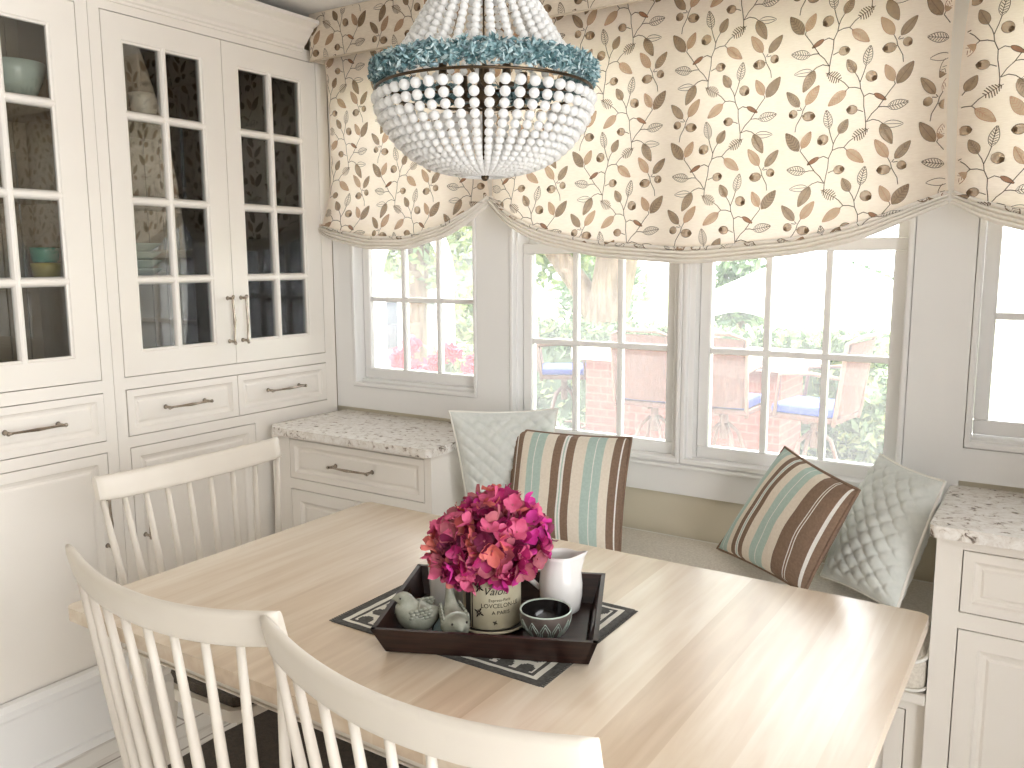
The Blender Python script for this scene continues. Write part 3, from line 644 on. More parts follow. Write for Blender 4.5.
def smooth_interp(xs, ys):
    xs = np.array(xs, float); ys = np.array(ys, float); g = np.linspace(0, 1, 201); y = np.interp(g, xs, ys)
    for _ in range(60): y[1:-1] = (y[:-2]+2*y[1:-1]+y[2:])/4
    return lambda u: float(np.interp(u, g, y))
LOB = [(0, 0)]
for k in range(4):                                                   # four gathered pleats hanging at the foot
    y0_, z0_ = -.003*k, -.0118*k
    for q in range(1, 7):
        a = PI*q/6; LOB.append((y0_-.024*math.sin(a)**.7, z0_-.0128*(1-math.cos(a))/2+.004*math.sin(a)))
LOB = np.array(LOB); LS = np.concatenate([[0], np.cumsum(np.hypot(*(LOB[1:]-LOB[:-1]).T))])
def roman_shade(label, xl, xr, us, zs, u0, v0, flareL=0, flareR=0, yb=2.43, ztop=2.40):
    sh = thing('roman_shade', label, 'window shade', ((xl+xr)/2, yb, 1.9), 0, 'leaf-print roman shades')
    zb = smooth_interp(us, zs); Wd = xr-xl; seed = xl*7
    def S(u, v, lift=0):
        q = u/Wd; L_ = ztop-zb(q); t = min(1, v/L_)
        lo = max(0, (t-.72)/.28); edge = min(q, 1-q)
        xo = -flareL*(1-q)**6*lo**2+flareR*q**6*lo**2-.012*math.sin(t*5+seed)*((1-q)**14)+.004*math.sin(t*6+1)*(q**14)
        y = yb-.020*lo**2*min(1, edge*9)-.0035*math.sin(q*17+seed)*t-.003*math.sin(q*41+t*5)*lo+.012*max(0, 1-edge*14)*lo
        y -= .006*math.sin(PI*lo)*math.sin(q*9+3)*min(1, edge*8)
        z = ztop-min(v, L_)
        if v > L_:
            s = v-L_; dy = np.interp(s, LS, LOB[:, 0]); dz = np.interp(s, LS, LOB[:, 1]); k = .72+.28*min(1, edge*7)
            y += dy*k; z += dz*k; xo += .004*math.sin(s*160+seed)*((1-q)**10+q**10)
        # deep diagonal dimples beside the cords
        return (xl+u+xo, y-lift, z)
    m = MB(); NU = 61; Lm = max(ztop-zb(i/60) for i in range(61)); NV = 34; P = []
    for i in range(NU):
        u = Wd*i/(NU-1); L_ = ztop-zb(i/(NU-1))
        for j in range(NV): P.append(S(u, L_*(1-(1-j/(NV-1))**1.3)))
        for s in np.linspace(0, LS[-1], 50)[1:]: P.append(S(u, L_+s))
    m.grid(P, NU, NV+49, FAB, True, lambda i, j: FAB if j < NV-1 else FABF)
    print_leaves(m, lambda u, v: S(u, v, .0012), Wd, Lm, u0, v0, .12, .004, lambda u: ztop-zb(u/Wd)+.05)
    sh_ = m.build('shade_fabric', FAB, sh, recalc=False)
    m = MB(); m.box(xl+.01, xr-.01, 2.445, 2.497, 2.38, 2.415); m.build('headrail', TRIMW, sh); return sh
# first vine anchor measured at image (646, 120): X = -1.17 , Z = 1.93
roman_shade('leaf-print roman shade over the left window next to the hutch', -2.432, -1.702, [0, .12, .3, .55, .8, .93, 1], [1.648, 1.622, 1.596, 1.592, 1.632, 1.68, 1.722], .08, .44, .055, .012)
roman_shade('widest leaf-print roman shade, over the double centre window behind the chandelier', -1.686, -.290, [0, .05, .15, .3, .53, .75, .87, .95, 1], [1.722, 1.67, 1.608, 1.562, 1.538, 1.562, 1.60, 1.645, 1.672], .515, .457, .0, .008)
roman_shade('leaf-print roman shade over the right window, cut by the photo edge', -.258, .45, [0, .08, .25, .5, .8, 1], [1.672, 1.645, 1.608, 1.588, 1.62, 1.67], .06, .38, .010, 0)
va = thing('valance', 'flat leaf-print fabric valance box running along the ceiling above the shades', 'valance', (-1, 2.44, 2.33))
m = MB(); VX0, VX1 = -2.462, .61
m.box(VX0, VX1, 2.38, 2.392, 2.25, 2.4185, FABV); m.box(VX0, VX0+.012, 2.3925, 2.4995, 2.25, 2.4185, FABV); m.box(VX1-.012, VX1, 2.3925, 2.4995, 2.25, 2.4185, FABV); m.box(VX0+.0125, VX1-.0125, 2.3925, 2.4995, 2.4095, 2.4185, FABV)
print_leaves(m, lambda u, v: (VX0+u, 2.3792, 2.4185-v), VX1-VX0, .1685, .16, .085, .002, .001)
m.build('valance_cover', FABV, va, recalc=False)
m = MB(); m.tube([(VX0, 2.3795, 2.2505), (VX1, 2.3795, 2.2505)], .003, 6); m.build('piping', FABV, va)

# ------------------------------------------------------------------ chandelier
CX, CY = -1.0, 1.43
cd = thing('bead_chandelier', 'white beaded basket chandelier with teal stone collar hanging over the table', 'chandelier', (CX, CY, 2.42))
def strand(profile, r0, r1, nm):
    P = [Vector((r, 0, z)) for r, z in profile]; seg = [(b-a).length for a, b in zip(P, P[1:])]; tot = sum(seg)
    def at(s):
        for a, b, l in zip(P, P[1:], seg):
            if s <= l: return a.lerp(b, s/l)
            s -= l
        return P[-1]
    m = MB(); s = r0
    while s < tot-r1*.5:
        r = r0+(r1-r0)*s/tot; c = at(s); m.sphere((c.x, c.y, c.z-2.42), (r*.98, r*.98, r*.94), 10, 7); s += 2*r*.98
    me = m.build(nm, BEADM, cd, local=True); return me
def ring_copies(o, n, off=0):
    o.rotation_euler.z = off
    for k in range(1, n):
        c = o.copy(); COL.objects.link(c); c.parent = cd; c.rotation_euler.z = off+2*PI*k/n
bowl = [(.213, 1.826), (.2115, 1.806), (.205, 1.782), (.191, 1.758), (.170, 1.73), (.145, 1.708), (.115, 1.691), (.085, 1.681), (.055, 1.675), (.034, 1.671)]
ring_copies(strand(bowl, .0108, .0058, 'bead_strand'), 48)
tent = [(.178, 1.884), (.15, 1.92), (.122, 1.967), (.098, 2.005), (.073, 2.06), (.052, 2.13), (.038, 2.22)]
ring_copies(strand(tent, .0086, .0062, 'upper_bead_strand'), 34, .05)
Z0 = -2.42
def circle(r, z, n=48): return [(r*math.cos(2*PI*k/n), r*math.sin(2*PI*k/n), z+Z0) for k in range(n)]
m = MB(); rr = random.Random(3)
for k in range(4600):
    a = rr.uniform(0, 2*PI); b = rr.uniform(0, 2*PI); q = .010+.0125*rr.random(); R = .207+q*math.cos(b)*.85; z = 1.864+q*math.sin(b)
    c = Vector((R*math.cos(a), R*math.sin(a), z+Z0)); s = .003+.0042*rr.random()
    M_ = Matrix.Rotation(rr.uniform(0, 6.3), 3, Vector((rr.gauss(0, 1), rr.gauss(0, 1), rr.gauss(0, 1))).normalized())
    V = [M_ @ Vector(v)*s+c for v in ((1.6, 0, 0), (-1.4, .2, 0), (0, .7, .1), (0, -.65, 0), (.1, 0, .5), (0, .1, -.5))]
    m.poly(V, [(0, 2, 4), (2, 1, 4), (1, 3, 4), (3, 0, 4), (2, 0, 5), (1, 2, 5), (3, 1, 5), (0, 3, 5)], TEALS[rr.choice((0, 0, 1, 1, 1, 2, 2, 3))])
m.tube(circle(.207, 1.864), .0115, 8, TEALS[0], closed=True); m.build('stone_collar', TEALS[0], cd, local=True)
for r, z, t, w_ in ((.038, 2.222, .004, .003), (.212, 1.834, .003, .003), (.06, 1.685, .002, .0015)):
    m = MB(); m.tube(circle(r, z), t, 6, closed=True)
    for k in range(4):
        a = k*PI/2+.5; m.tube([(r*math.cos(a), r*math.sin(a), z+Z0), (0, 0, z+Z0)], w_, 6)
    m.build('ring_frame', BRONZE, cd, local=True)
m = MB(); m.tube([(0, 0, 1.668+Z0), (0, 0, 1.88+Z0), (0, 0, 1.90+Z0), (0, 0, 2.24+Z0)], [.0045, .0045, .0018, .0018], 8); m.sphere((0, 0, 1.668+Z0), .008, 10, 7); m.lathe([(0, 1.80+Z0), (.02, 1.805+Z0), (.03, 1.82+Z0), (.012, 1.85+Z0), (.01, 1.88+Z0), (0, 1.885+Z0)], n=16); m.build('centre_stem', BRONZE, cd, local=True)
for k in range(4):
    a = k*PI/2+1.1; c, s = math.cos(a)*.09, math.sin(a)*.09
    m = MB(); m.tube([(0, 0, 1.815+Z0), (c*.5, s*.5, 1.80+Z0), (c, s, 1.815+Z0), (c, s, 1.83+Z0)], .004, 7); m.lathe([(0, 0), (.014, 0), (.015, .006), (.008, .008), (.008, .05), (0, .052)], (c, s, 1.828+Z0), 12); m.build('candle_arm', BRONZE, cd, local=True)
m = MB(); m.lathe([(0, -.0005), (.055, -.0005), (.052, -.012), (.02, -.022), (0, -.024)], n=24)
for k in range(10):
    z = -.03-.0165*k; rot = k % 2; m.tube([((.006*math.cos(t) if not rot else 0), (0 if not rot else .006*math.cos(t)), z+.011*math.sin(t)) for t in [2*PI*q/10 for q in range(10)]], .0016, 5, closed=True)
m.build('chain', BRONZE, cd, local=True)

# ------------------------------------------------------------------ pillows
def pillow(name, label, corners, thick, kind, pin=.05):
    """corners TL, TR, BR, BL in room coordinates as seen from the room"""
    TL, TR, BR, BL = [Vector(p) for p in corners]; ctr = (TL+TR+BR+BL)/4
    p = thing(name, label, 'pillow', ctr)
    n = ((TR-TL)+(BR-BL)).cross((BL-TL)+(BR-TR)).normalized()          # faces the room
    if n.y > 0: n = -n
    def base(u, v):
        # concave edges with pointed corners
        du = (u-.5)*2; dv = (v-.5)*2
        uu = .5+du/2*(1-pin*(1-dv*dv)**1.0*abs(du)); vv = .5+dv/2*(1-pin*(1-du*du)*abs(dv))
        return TL.lerp(TR, uu).lerp(BL.lerp(BR, uu), vv)
    def h(u, v): return thick/2*((1-abs(2*u-1)**2.6)*(1-abs(2*v-1)**2.6))**.55
    W_ = ((TR-TL).length+(BR-BL).length)/2; H_ = ((BL-TL).length+(BR-TR).length)/2
    if kind == 'stripe':
        st = [(.05, PBROWN), (.008, PWHITE), (.04, PBROWN), (.055, PCREAM), (.045, PAQUA), (.006, PWHITE), (.055, PAQUA), (.07, PCREAM), (.055, PBROWN), (.012, PWHITE), (.008, PAQUA), (.012, PWHITE), (.05, PBROWN), (.075, PCREAM), (.055, PAQUA), (.006, PWHITE), (.05, PAQUA), (.055, PCREAM), (.045, PBROWN), (.008, PWHITE), (.03, PBROWN)]
    elif kind == 'stripe2':
        st = [(.07, PAQUA), (.006, PWHITE), (.05, PAQUA), (.06, PCREAM), (.05, PBROWN), (.012, PWHITE), (.01, PAQUA), (.012, PWHITE), (.045, PBROWN), (.075, PCREAM), (.06, PAQUA), (.007, PWHITE), (.065, PAQUA), (.085, PCREAM), (.10, PBROWN), (.007, PWHITE), (.012, PBROWN), (.007, PWHITE), (.10, PBROWN), (.02, PWHITE), (.03, PBROWN)]
    else: st = None
    if st:
        tot = sum(a for a, _ in st); us = [0]; cm = []
        for a, mt in st:
            k = max(1, round(a/tot*34)); b0 = us[-1]
            for q in range(k): us.append(b0+a/tot*(q+1)/k); cm.append(mt)
    else:
        us = [i/90 for i in range(91)]; cm = None
    vs = [j/(90 if not st else 30) for j in range((90 if not st else 30)+1)]
    m = MB()
    for side in (1, -1):
        P = []
        for u in us:
            for v in vs:
                d = h(u, v)
                if not st:
                    a = (u*W_+v*H_)/.048; b2 = (u*W_-v*H_)/.048; e = min(1, 12*min(u, 1-u, v, 1-v))
                    d += e*(.0085*(abs(math.sin(PI*a))**.35+abs(math.sin(PI*b2))**.35)-.010)
                d += .006*mnoise.noise(Vector((u*4, v*4, ctr.x*9)))*min(1, 6*min(u, 1-u, v, 1-v))
                P.append(base(u, v)+n*d*side)
        m.grid(P, len(us), len(vs), AQUA if not st else None, True, (lambda i, j: cm[i]) if st else None)
    m.build('pillow_cover', AQUA, p)
    E_ = [base(t/24, 0) for t in range(24)]+[base(1, t/24) for t in range(24)]+[base(1-t/24, 1) for t in range(24)]+[base(0, 1-t/24) for t in range(24)]
    m = MB(); m.tube(E_, .0042, 6, closed=True); m.build('piping', PIPEW if not st else PBROWN, p)
    return p
pillow('scatter_pillow', 'pale aqua quilted pillow leaning in the left corner of the bench', [(-1.672, 2.175, 1.018), (-1.41, 2.43, 1.012), (-1.385, 2.30, .64), (-1.60, 2.19, .625)], .11, 'quilt')
pillow('scatter_pillow', 'brown, cream and aqua striped pillow standing upright on the left of the bench', [(-1.503, 2.305, .955), (-1.098, 2.345, .962), (-1.050, 2.175, .634), (-1.425, 2.12, .628)], .12, 'stripe', .04)
pillow('scatter_pillow', 'pale aqua quilted pillow at the right end of the bench against the base cabinet', [(-.399, 2.43, .979), (-.225, 2.29, .958), (-.300, 2.17, .645), (-.52, 2.34, .640)], .13, 'quilt')
pillow('scatter_pillow', 'tilted aqua, cream and brown striped pillow on the right of the bench', [(-.642, 2.38, .98), (-.392, 2.125, .95), (-.512, 2.14, .66), (-.827, 2.375, .65)], .11, 'stripe2', .04)

# ------------------------------------------------------------------ on the table
m = MB(); MX0, MX1, MY0, MY1 = -1.245, -.735, 1.205, 1.60; NXc, NYc = 128, 98
def mat_pat(i, j):
    x = (i+.5)/NXc*.51; y = (j+.5)/NYc*.395; e = min(x, .51-x, y, .395-y)
    if e < .016: return PLACEG
    if e < .026: return PLACEW
    if e < .034: return PLACEG
    px, py = ((x-.255)/.088) % 1-.5, ((y-.1975)/.088) % 1-.5
    d1 = math.hypot(px, py); q = math.hypot(abs(px)-.25, abs(py)-.25); c = math.hypot(abs(px)-.5, abs(py)-.5)
    if d1 < .12: return PLACEW
    if q < .19 or c < .13: return PLACEG
    return PLACEW
P = [(MX0+.51*i/NXc, MY0+.395*j/NYc, .7575+.0004*math.sin(i*.5)*math.sin(j*.45)) for i in range(NXc+1) for j in range(NYc+1)]
m.grid(P, NXc+1, NYc+1, None, False, mat_pat); m.box(MX0, MX1, MY0, MY1, .7553, .7569, PLACEG)
for k in range(60):
    for xx, s in ((MX0, -1), (MX1, 1)):
        y = MY0+.395*(k+.5)/60; m.box(min(xx, xx+s*.008), max(xx, xx+s*.008), y-.002, y+.002, .7555, .7567, PLACEG)
tag(m.build('placemat', PLACEG, recalc=False), 'charcoal and ivory patterned placemat under the dark wooden tray', 'placemat')

TA = math.radians(24.7); TCX, TCY, TZ = -.934, 1.366, .7585
def TL(x, y, z=0): return Vector((TCX+x*math.cos(TA)-y*math.sin(TA), TCY+x*math.sin(TA)+y*math.cos(TA), TZ+z))
tr = thing('serving_tray', 'dark walnut tray with flared sides and handle slots in the middle of the table', 'tray', (TCX, TCY, TZ), TA)
HX, HY, HZ, FX, FL, TH = .186, .130, .060, .018, .036, .009
m = MB(); m.box(-HX, HX, -HY, HY, 0, .008); m.build('tray_base', TRAYW, tr, local=True, bevel=.002, seg=1)
def wall(nm, F, hl, slot, fl):
    m = MB(); holes = [(-.052, .052, .026, .048)] if slot else []
    B = sorted({0, HZ} | {h[2] for h in holes} | {h[3] for h in holes})
    m.fill(lambda a, b, n: F(a*(hl+fl*b/HZ)/hl, b, n), -hl, hl, 0, HZ, holes, -TH, 0); return m.build(nm, TRAYW, tr, local=True)
for s in (1, -1):
    wall('tray_side', lambda a, b, n, s=s: (a, s*(HY+FL*b/HZ+n+TH), b), HX+TH, False, FX)
    wall('tray_handle_side', lambda a, b, n, s=s: (s*(HX+FX*b/HZ+n+TH), a, b), HY+TH, True, FL)
ZB = .0085

# lettered tin
pc = TL(-.012, .006, ZB)
m = MB(); m.lathe([(0, 0), (.058, 0), (.074, .004), (.077, .010), (.074, .010), (.060, .006), (0, .005)], n=40, mrow=lambda j: TINC if j in (2, 3) else TIND)
sa = tag(m.build('saucer', TIND, local=True), 'dark saucer with a pale rim under the lettered tin', 'saucer'); sa.location = pc
PR, PHT = .0595, .108
tn = thing('flower_tin', 'cream lettered tin pot holding the pink hydrangeas', 'pot', pc+Vector((0, 0, .0065)))
m = MB(); m.lathe([(0, 0), (PR-.001, 0), (PR, .003), (PR, PHT-.004), (PR+.0015, PHT-.003), (PR+.0015, PHT), (PR-.002, PHT), (PR-.002, .006), (0, .005)], n=64); m.build('tin_body', TINC, tn, local=True)
face = math.atan2(-pc.y, -pc.x)                                       # the printed front looks into the room
def wrap(x, z, lift=.0006): a = face+x/PR; return ((PR+lift)*math.cos(a), (PR+lift)*math.sin(a), z)
m = MB()
def band(x0, x1, z0, z1, n=6):
    m.poly([wrap(x0+(x1-x0)*i/n, z) for i in range(n+1) for z in (z0, z1)], [(2*i, 2*i+2, 2*i+3, 2*i+1) for i in range(n)], TIND)
band(-.064, -.047, .002, PHT-.006); band(-.0435, -.041, .002, PHT-.006)
m.build('stripe', TIND, tn, local=True, recalc=False)
def ornament(cx, cz, s):
    m = MB()
    for k in range(8):
        a = k*PI/4+.3; l = s*(1 if k % 2 else .6); q = Vector((math.cos(a), math.sin(a))); p = Vector((-q.y, q.x))
        pts = [q*l*.15+p*l*.1, q*l*.6+p*l*.17, q*l*1.0+p*l*.02, q*l*.7-p*l*.12, q*l*.15-p*l*.1]
        m.poly([wrap(cx+v.x, cz+v.y) for v in pts], [(0, 1, 2, 3, 4)], TIND)
    m.build('ornament', TIND, tn, local=True, recalc=False)
ornament(-.027, .088, .0125); ornament(-.027, .036, .0125); ornament(.006, .016, .006)
def lettering(txt, cx, cz, size, shear=0, space=1):
    cu = bpy.data.curves.new('lettering', 'FONT'); cu.body = txt; cu.size = size; cu.shear = shear; cu.align_x = 'CENTER'; cu.space_character = space; cu.resolution_u = 3
    o = bpy.data.objects.new('lettering_curve', cu); COL.objects.link(o); me = bpy.data.meshes.new_from_object(o); COL.objects.unlink(o); bpy.data.objects.remove(o)
    me.materials.clear(); me.materials.append(TIND)
    for v in me.vertices: v.co = wrap(cx+v.co.x, cz+v.co.y, .0007)
    l = bpy.data.objects.new('lettering', me); COL.objects.link(l); l.parent = tn
lettering('Valois', .008, .074, .022, .35); lettering('Express-Paris', .016, .060, .0085); lettering('LOVCELON-LE', .018, .047, .0125, 0, 1.0); lettering('A PARIS', .018, .033, .011)

# hydrangeas
bq = thing('hydrangea_bouquet', 'bouquet of magenta, rose and coral hydrangea heads in the lettered tin', 'flowers', pc+Vector((0, 0, .1)))
bc = Vector((0, 0, .066)); view = Vector((-pc.x, -pc.y, 0)).normalized(); side = Vector((-view.y, view.x, 0))
HEADS = [(side*.060+view*.02+Vector((0, 0, .020)), .062, 'mid'), (side*-.066+view*.02+Vector((0, 0, .008)), .066, 'warm'), (view*.045+Vector((0, 0, .028)), .062, 'dusty'), (view*-.055+Vector((0, 0, .02)), .066, 'mid'), (Vector((0, 0, .052))+side*.012, .064, 'hot'), (side*.026+view*.055+Vector((0, 0, -.018)), .048, 'dark'), (side*-.05+view*.045+Vector((0, 0, -.022)), .046, 'dark')]
HEADS = [(Vector(a)*.92+bc, r*.93, k) for a, r, k in HEADS]
WT = {'mid': (3, 2, 5, 2, 4, 3), 'warm': (2, 1, 4, 5, 6, 0), 'dusty': (1, 2, 4, 3, 7, 0), 'hot': (3, 2, 5, 2, 3, 4), 'dark': (4, 5, 3, 0, 3, 2)}
rr = random.Random(11); KS = ('magenta', 'plum', 'rose', 'coral', 'dusty', 'hot')
for hc, hr, kind in HEADS:
    hd = MB(); n = 60; ga = PI*(3-math.sqrt(5))
    for k in range(n):
        z = 1-2*(k+.5)/n; q = math.sqrt(1-z*z); d = Vector((q*math.cos(ga*k), q*math.sin(ga*k), z)); d += Vector((rr.gauss(0, .1), rr.gauss(0, .1), rr.gauss(0, .1))); d.normalize()
        c = hc+d*hr*(.74+.36*rr.random())
        if (c-bc-Vector((0, 0, -.0))).length < .045 or c.z < .0 and Vector((c.x, c.y, 0)).length < .06: continue
        ax = d.orthogonal().normalized(); ax.rotate(Matrix.Rotation(rr.uniform(0, 6.28), 3, d)); ay = d.cross(ax)
        tl_ = d+Vector((rr.gauss(0, .42), rr.gauss(0, .42), rr.gauss(0, .42))); tl_.normalize(); ax = (ax-tl_*ax.dot(tl_)).normalized(); ay = tl_.cross(ax)
        kk = rr.choices(KS, WT[kind])[0]; mt = MATS['petal_'+kk]; sz = .0185+.007*rr.random(); cup = rr.uniform(.25, 1.0)
        for pz in range(4):
            a = pz*PI/2+rr.gauss(0, .12); e1 = ax*math.cos(a)+ay*math.sin(a); e2 = -ax*math.sin(a)+ay*math.cos(a); P = []
            tw = rr.gauss(0, .35); cu = cup*rr.uniform(.5, 1.5)
            for i in range(5):
                t = i/4; wd = (.16+.86*math.sin(PI*min(1, t*.80+.05))**.8)*.54
                if i == 4: wd *= .62
                for j in range(5):
                    s = (j-2)/2
                    P.append(c+e1*sz*t*(1-.10*s*s*t)+e2*sz*wd*s*.95+tl_*sz*(cu*(t**1.5)*.8+.22*s*s*wd*1.4+tw*s*t*.4-.02+.03*math.sin(s*5+t*7)))
            hd.grid(P, 5, 5, mt, True)
        hd.sphere(c+tl_*.002, .0022, 6, 5, MATS['petal_dusty'])
    hd.sphere(hc, hr*.72, 12, 8, MATS['petal_plum'])
    hd.build('flower_head', PETALS[0], bq, local=True, recalc=False)
for k, (hc, hr, kind) in enumerate(HEADS[:5]):
    m = MB(); a = Vector((hc.x*.12, hc.y*.12, -.085)); m.tube([a, Vector((hc.x*.25, hc.y*.25, .0)), hc], .0028, 6); m.build('stem', STEMG, bq, local=True)

# patterned bowl
m = MB(); m.lathe([(0, .0), (.024, 0), (.026, .004), (.036, .012), (.046, .028), (.0505, .046), (.0512, .058)], n=40, mrow=lambda j: BOWLG); 
bw = thing('patterned_bowl', 'small taupe bowl with pale hexagon lines and dark inside, at right front of tray', 'bowl', TL(.105, -.052, ZB))
m.build('bowl_outside', BOWLG, bw, local=True)
m = MB(); m.lathe([(.0512, .058), (.0500, .0605), (.0475, .058)], n=40, m=PALECEL); m.build('rim', PALECEL, bw, local=True)
m = MB(); m.lathe([(.0475, .058), (.0462, .045), (.041, .028), (.030, .014), (0, .010)], n=40); m.build('bowl_inside', BOWLD, bw, local=True)
def bowl_r(z):
    pr = [(.026, .004), (.036, .012), (.046, .028), (.0505, .046), (.0512, .058)]
    return float(np.interp(z, [q[1] for q in pr], [q[0] for q in pr]))+.0006
m = MB()
for k in range(12):
    a0 = 2*PI*k/12; da = 2*PI*.42/12
    for scale_ in (1, .62):
        path = [(-1, .008), (-1, .030), (-.05, .047), (.05, .047), (1, .030), (1, .008)]; pts = []
        for (s, z), (s2, z2) in zip(path, path[1:]):
            for q in range(5):
                t = q/5; S_ = (s+(s2-s)*t)*scale_; Z_ = (z+(z2-z)*t); Z_ = .008+(Z_-.008)*(1 if scale_ == 1 else .84); r = bowl_r(Z_); a = a0+S_*da; pts.append((r*math.cos(a), r*math.sin(a), Z_))
        m.tube(pts, .0008, 4)
m.build('line_pattern', PALECEL, bw, local=True)

def jug(loc, rz, sc_, label):
    t = thing('milk_jug', label, 'jug', loc, rz)
    pr = [(0, 0), (.034, 0), (.038, .004), (.042, .03), (.0425, .055), (.040, .08), (.0345, .098), (.0325, .106), (.033, .114), (.0315, .114), (.031, .106), (.033, .098), (.038, .08), (.0405, .055), (.036, .008), (0, .006)]
    m = MB(); n = 36; P = []
    for i in range(n):
        a = 2*PI*i/n
        for r, z in pr:
            k = max(0, math.cos(a))**14*max(0, (z-.08)/.034)
            P.append(((r+.020*k)*math.cos(a)*sc_, r*math.sin(a)*sc_*(1-.0*k), (z+.009*k)*sc_))
    m.grid(P, n, len(pr), None, True, wrapu=True); m.build('jug_body', CERW, t, local=True)
    m = MB(); m.tube([Vector(p)*sc_ for p in ((-.034, 0, .102), (-.048, 0, .108), (-.064, 0, .098), (-.068, 0, .078), (-.060, 0, .055), (-.0415, 0, .040))], [.0055*sc_, .006*sc_, .006*sc_, .006*sc_, .0055*sc_, .005*sc_], 8); m.build('jug_handle', CERW, t, local=True)
    return t
jug(TL(.122, .088, ZB), math.radians(20), 1.08, 'white ceramic milk jug with handle and spout standing behind the patterned bowl')
# white tub behind the tin
m = MB(); m.lathe([(0, 0), (.035, 0), (.038, .004), (.043, .085), (.0445, .102), (.0425, .102), (.041, .085), (.035, .007), (0, .006)], n=32)
o = tag(m.build('sugar_pot', CERW, local=True), 'plain white ceramic pot behind the bird with the raised tail', 'pot'); o.location = TL(-.122, .086, ZB)
m = MB(); m.lathe([(0, 0), (.015, 0), (.017, .003), (.015, .030), (.0125, .036)], n=20, m=PALEBLUE)
m.lathe([(.0125, .0362), (.014, .037), (.014, .045), (.010, .052), (0, .054)], n=20, m=CHROME)
o = tag(m.build('salt_shaker', PALEBLUE, local=True), 'small glass shaker with steel cap between the two ceramic birds', 'shaker'); o.location = TL(-.1105, -.054, ZB); o.scale = (.8, .8, .9)

def bird(label, loc, rz, spine, R_, eyez, wing, k=1.0):
    t = thing('ceramic_bird', label, 'bird figurine', loc, rz)
    m = MB(); sp = [Vector((x, 0, z))*k for x, z in spine]; N = 26
    # resample the spine
    P = []; idx = np.linspace(0, len(sp)-1, N); ra = np.interp(idx, range(len(R_)), [r[0] for r in R_])*k; rb = np.interp(idx, range(len(R_)), [r[1] for r in R_])*k
    xs = np.interp(idx, range(len(sp)), [p.x for p in sp]); zs = np.interp(idx, range(len(sp)), [p.z for p in sp])
    for arr in (xs, zs, ra, rb):
        for _ in range(2): arr[1:-1] = (arr[:-2]+2*arr[1:-1]+arr[2:])/4
    m.tube([(x, 0, z) for x, z in zip(xs, zs)], [(b_, a_) for a_, b_ in zip(ra, rb)], 18, flat=(0, 0, 1))
    for i, v in enumerate(m.v):
        if v[2] < .0006: m.v[i] = (v[0], v[1], .0006)
    m.build('bird_body', BIRDG, t, local=True)
    for s in (1, -1):
        m = MB(); m.sphere((eyez[0]*k, s*eyez[2]*k, eyez[1]*k), .0022*k, 8, 6); m.build('eye', TIND, t, local=True)
        m = MB(); wx, wz, wy, wa = wing
        for r_ in range(5):
            for c_ in range(4):
                x = (wx+.004-.0085*r_+.003*(c_ % 2))*k; z = (wz+.006*(c_-1.5)+.002*r_)*k; m.sphere((x, s*(wy-.0010*r_-abs(c_-1.5)*.0014-.0006)*k, z), (.0056*k, .0030*k, .0036*k), 8, 6, None, Matrix.Rotation(wa, 3, 'Y'))
        m.build('wing', BIRDG, t, local=True)
    return t
bird('plump sage ceramic bird with raised head and beak, near the left tray corner', TL(-.152, -.066, ZB), math.radians(214),
     [(-.052, .050), (-.043, .046), (-.030, .038), (-.012, .0335), (.006, .036), (.017, .047), (.022, .060), (.025, .070), (.034, .072), (.043, .0715), (.049, .070)],
     [(.002, .002), (.010, .009), (.023, .022), (.033, .033), (.035, .034), (.031, .029), (.023, .022), (.0185, .0175), (.0125, .012), (.005, .005), (.001, .001)], (.030, .077, .0155), (.0, .045, .0325, .3), 1.0)
bird('small sage ceramic bird with tail raised and head lowered, beside the tin', TL(-.071, -.084, ZB), math.radians(-38),
     [(-.040, .088), (-.036, .078), (-.030, .062), (-.021, .046), (-.008, .032), (.008, .026), (.020, .029), (.030, .034), (.039, .034), (.046, .0325)],
     [(.004, .007), (.006, .009), (.008, .010), (.014, .015), (.024, .025), (.0265, .0265), (.021, .021), (.017, .0165), (.009, .009), (.001, .001)], (.033, .041, .0125), (.0, .034, .024, .5), 1.15)

# ------------------------------------------------------------------ outdoors
m = MB(); m.box(-14, 8, 2.66, 7.6, -.35, -.15); struct(m.build('patio', PAVE))
m = MB(); m.box(-70, 50, 7.6, 120, -1.4, -1.2); struct(m.build('lawn', GRASS))
def leaves(m, c, rad, n, s, mats, box=False, seed=1, hollow=.55):
    r_ = random.Random(seed); c = Vector(c)
    for k in range(n):
        if box: p = Vector((r_.uniform(-1, 1), r_.uniform(-1, 1), r_.uniform(-1, 1))); ax_ = r_.randrange(3); p[ax_] = math.copysign(1-.25*r_.random(), p[ax_])
        else:
            p = Vector((r_.gauss(0, 1), r_.gauss(0, 1), r_.gauss(0, 1))).normalized()*(hollow+(1.02-hollow)*r_.random()); p *= .86+.22*mnoise.noise(p*2.2+Vector((seed*3.1, 0, 0)))
        q = c+Vector((p.x*rad[0], p.y*rad[1], p.z*rad[2]))
        a = Vector((r_.gauss(0, 1), r_.gauss(0, 1), r_.gauss(0, 1))).normalized(); b = a.orthogonal().normalized(); b.rotate(Matrix.Rotation(r_.uniform(0, 6.28), 3, a)); d = a.cross(b); l = s*(.7+.6*r_.random())
        m.poly([q-b*l, q-d*l*.42+a*l*.1, q+b*l, q+d*l*.42+a*l*.1], [(0, 1, 2, 3)], r_.choice(mats))
bar = thing('brick_bar', 'pink brick outdoor bar with pale stone top on the patio', 'outdoor bar', (-2.35, 5.95, -.15))
m = MB(); m.box(-3.06, -1.58, 5.7, 6.25, -.149, .765); m.build('bar_body', BRICK, bar)
m = MB(); m.box(-3.14, -1.44, 5.6, 6.35, .767, .855); m.build('bar_top', STONE, bar, bevel=.012)
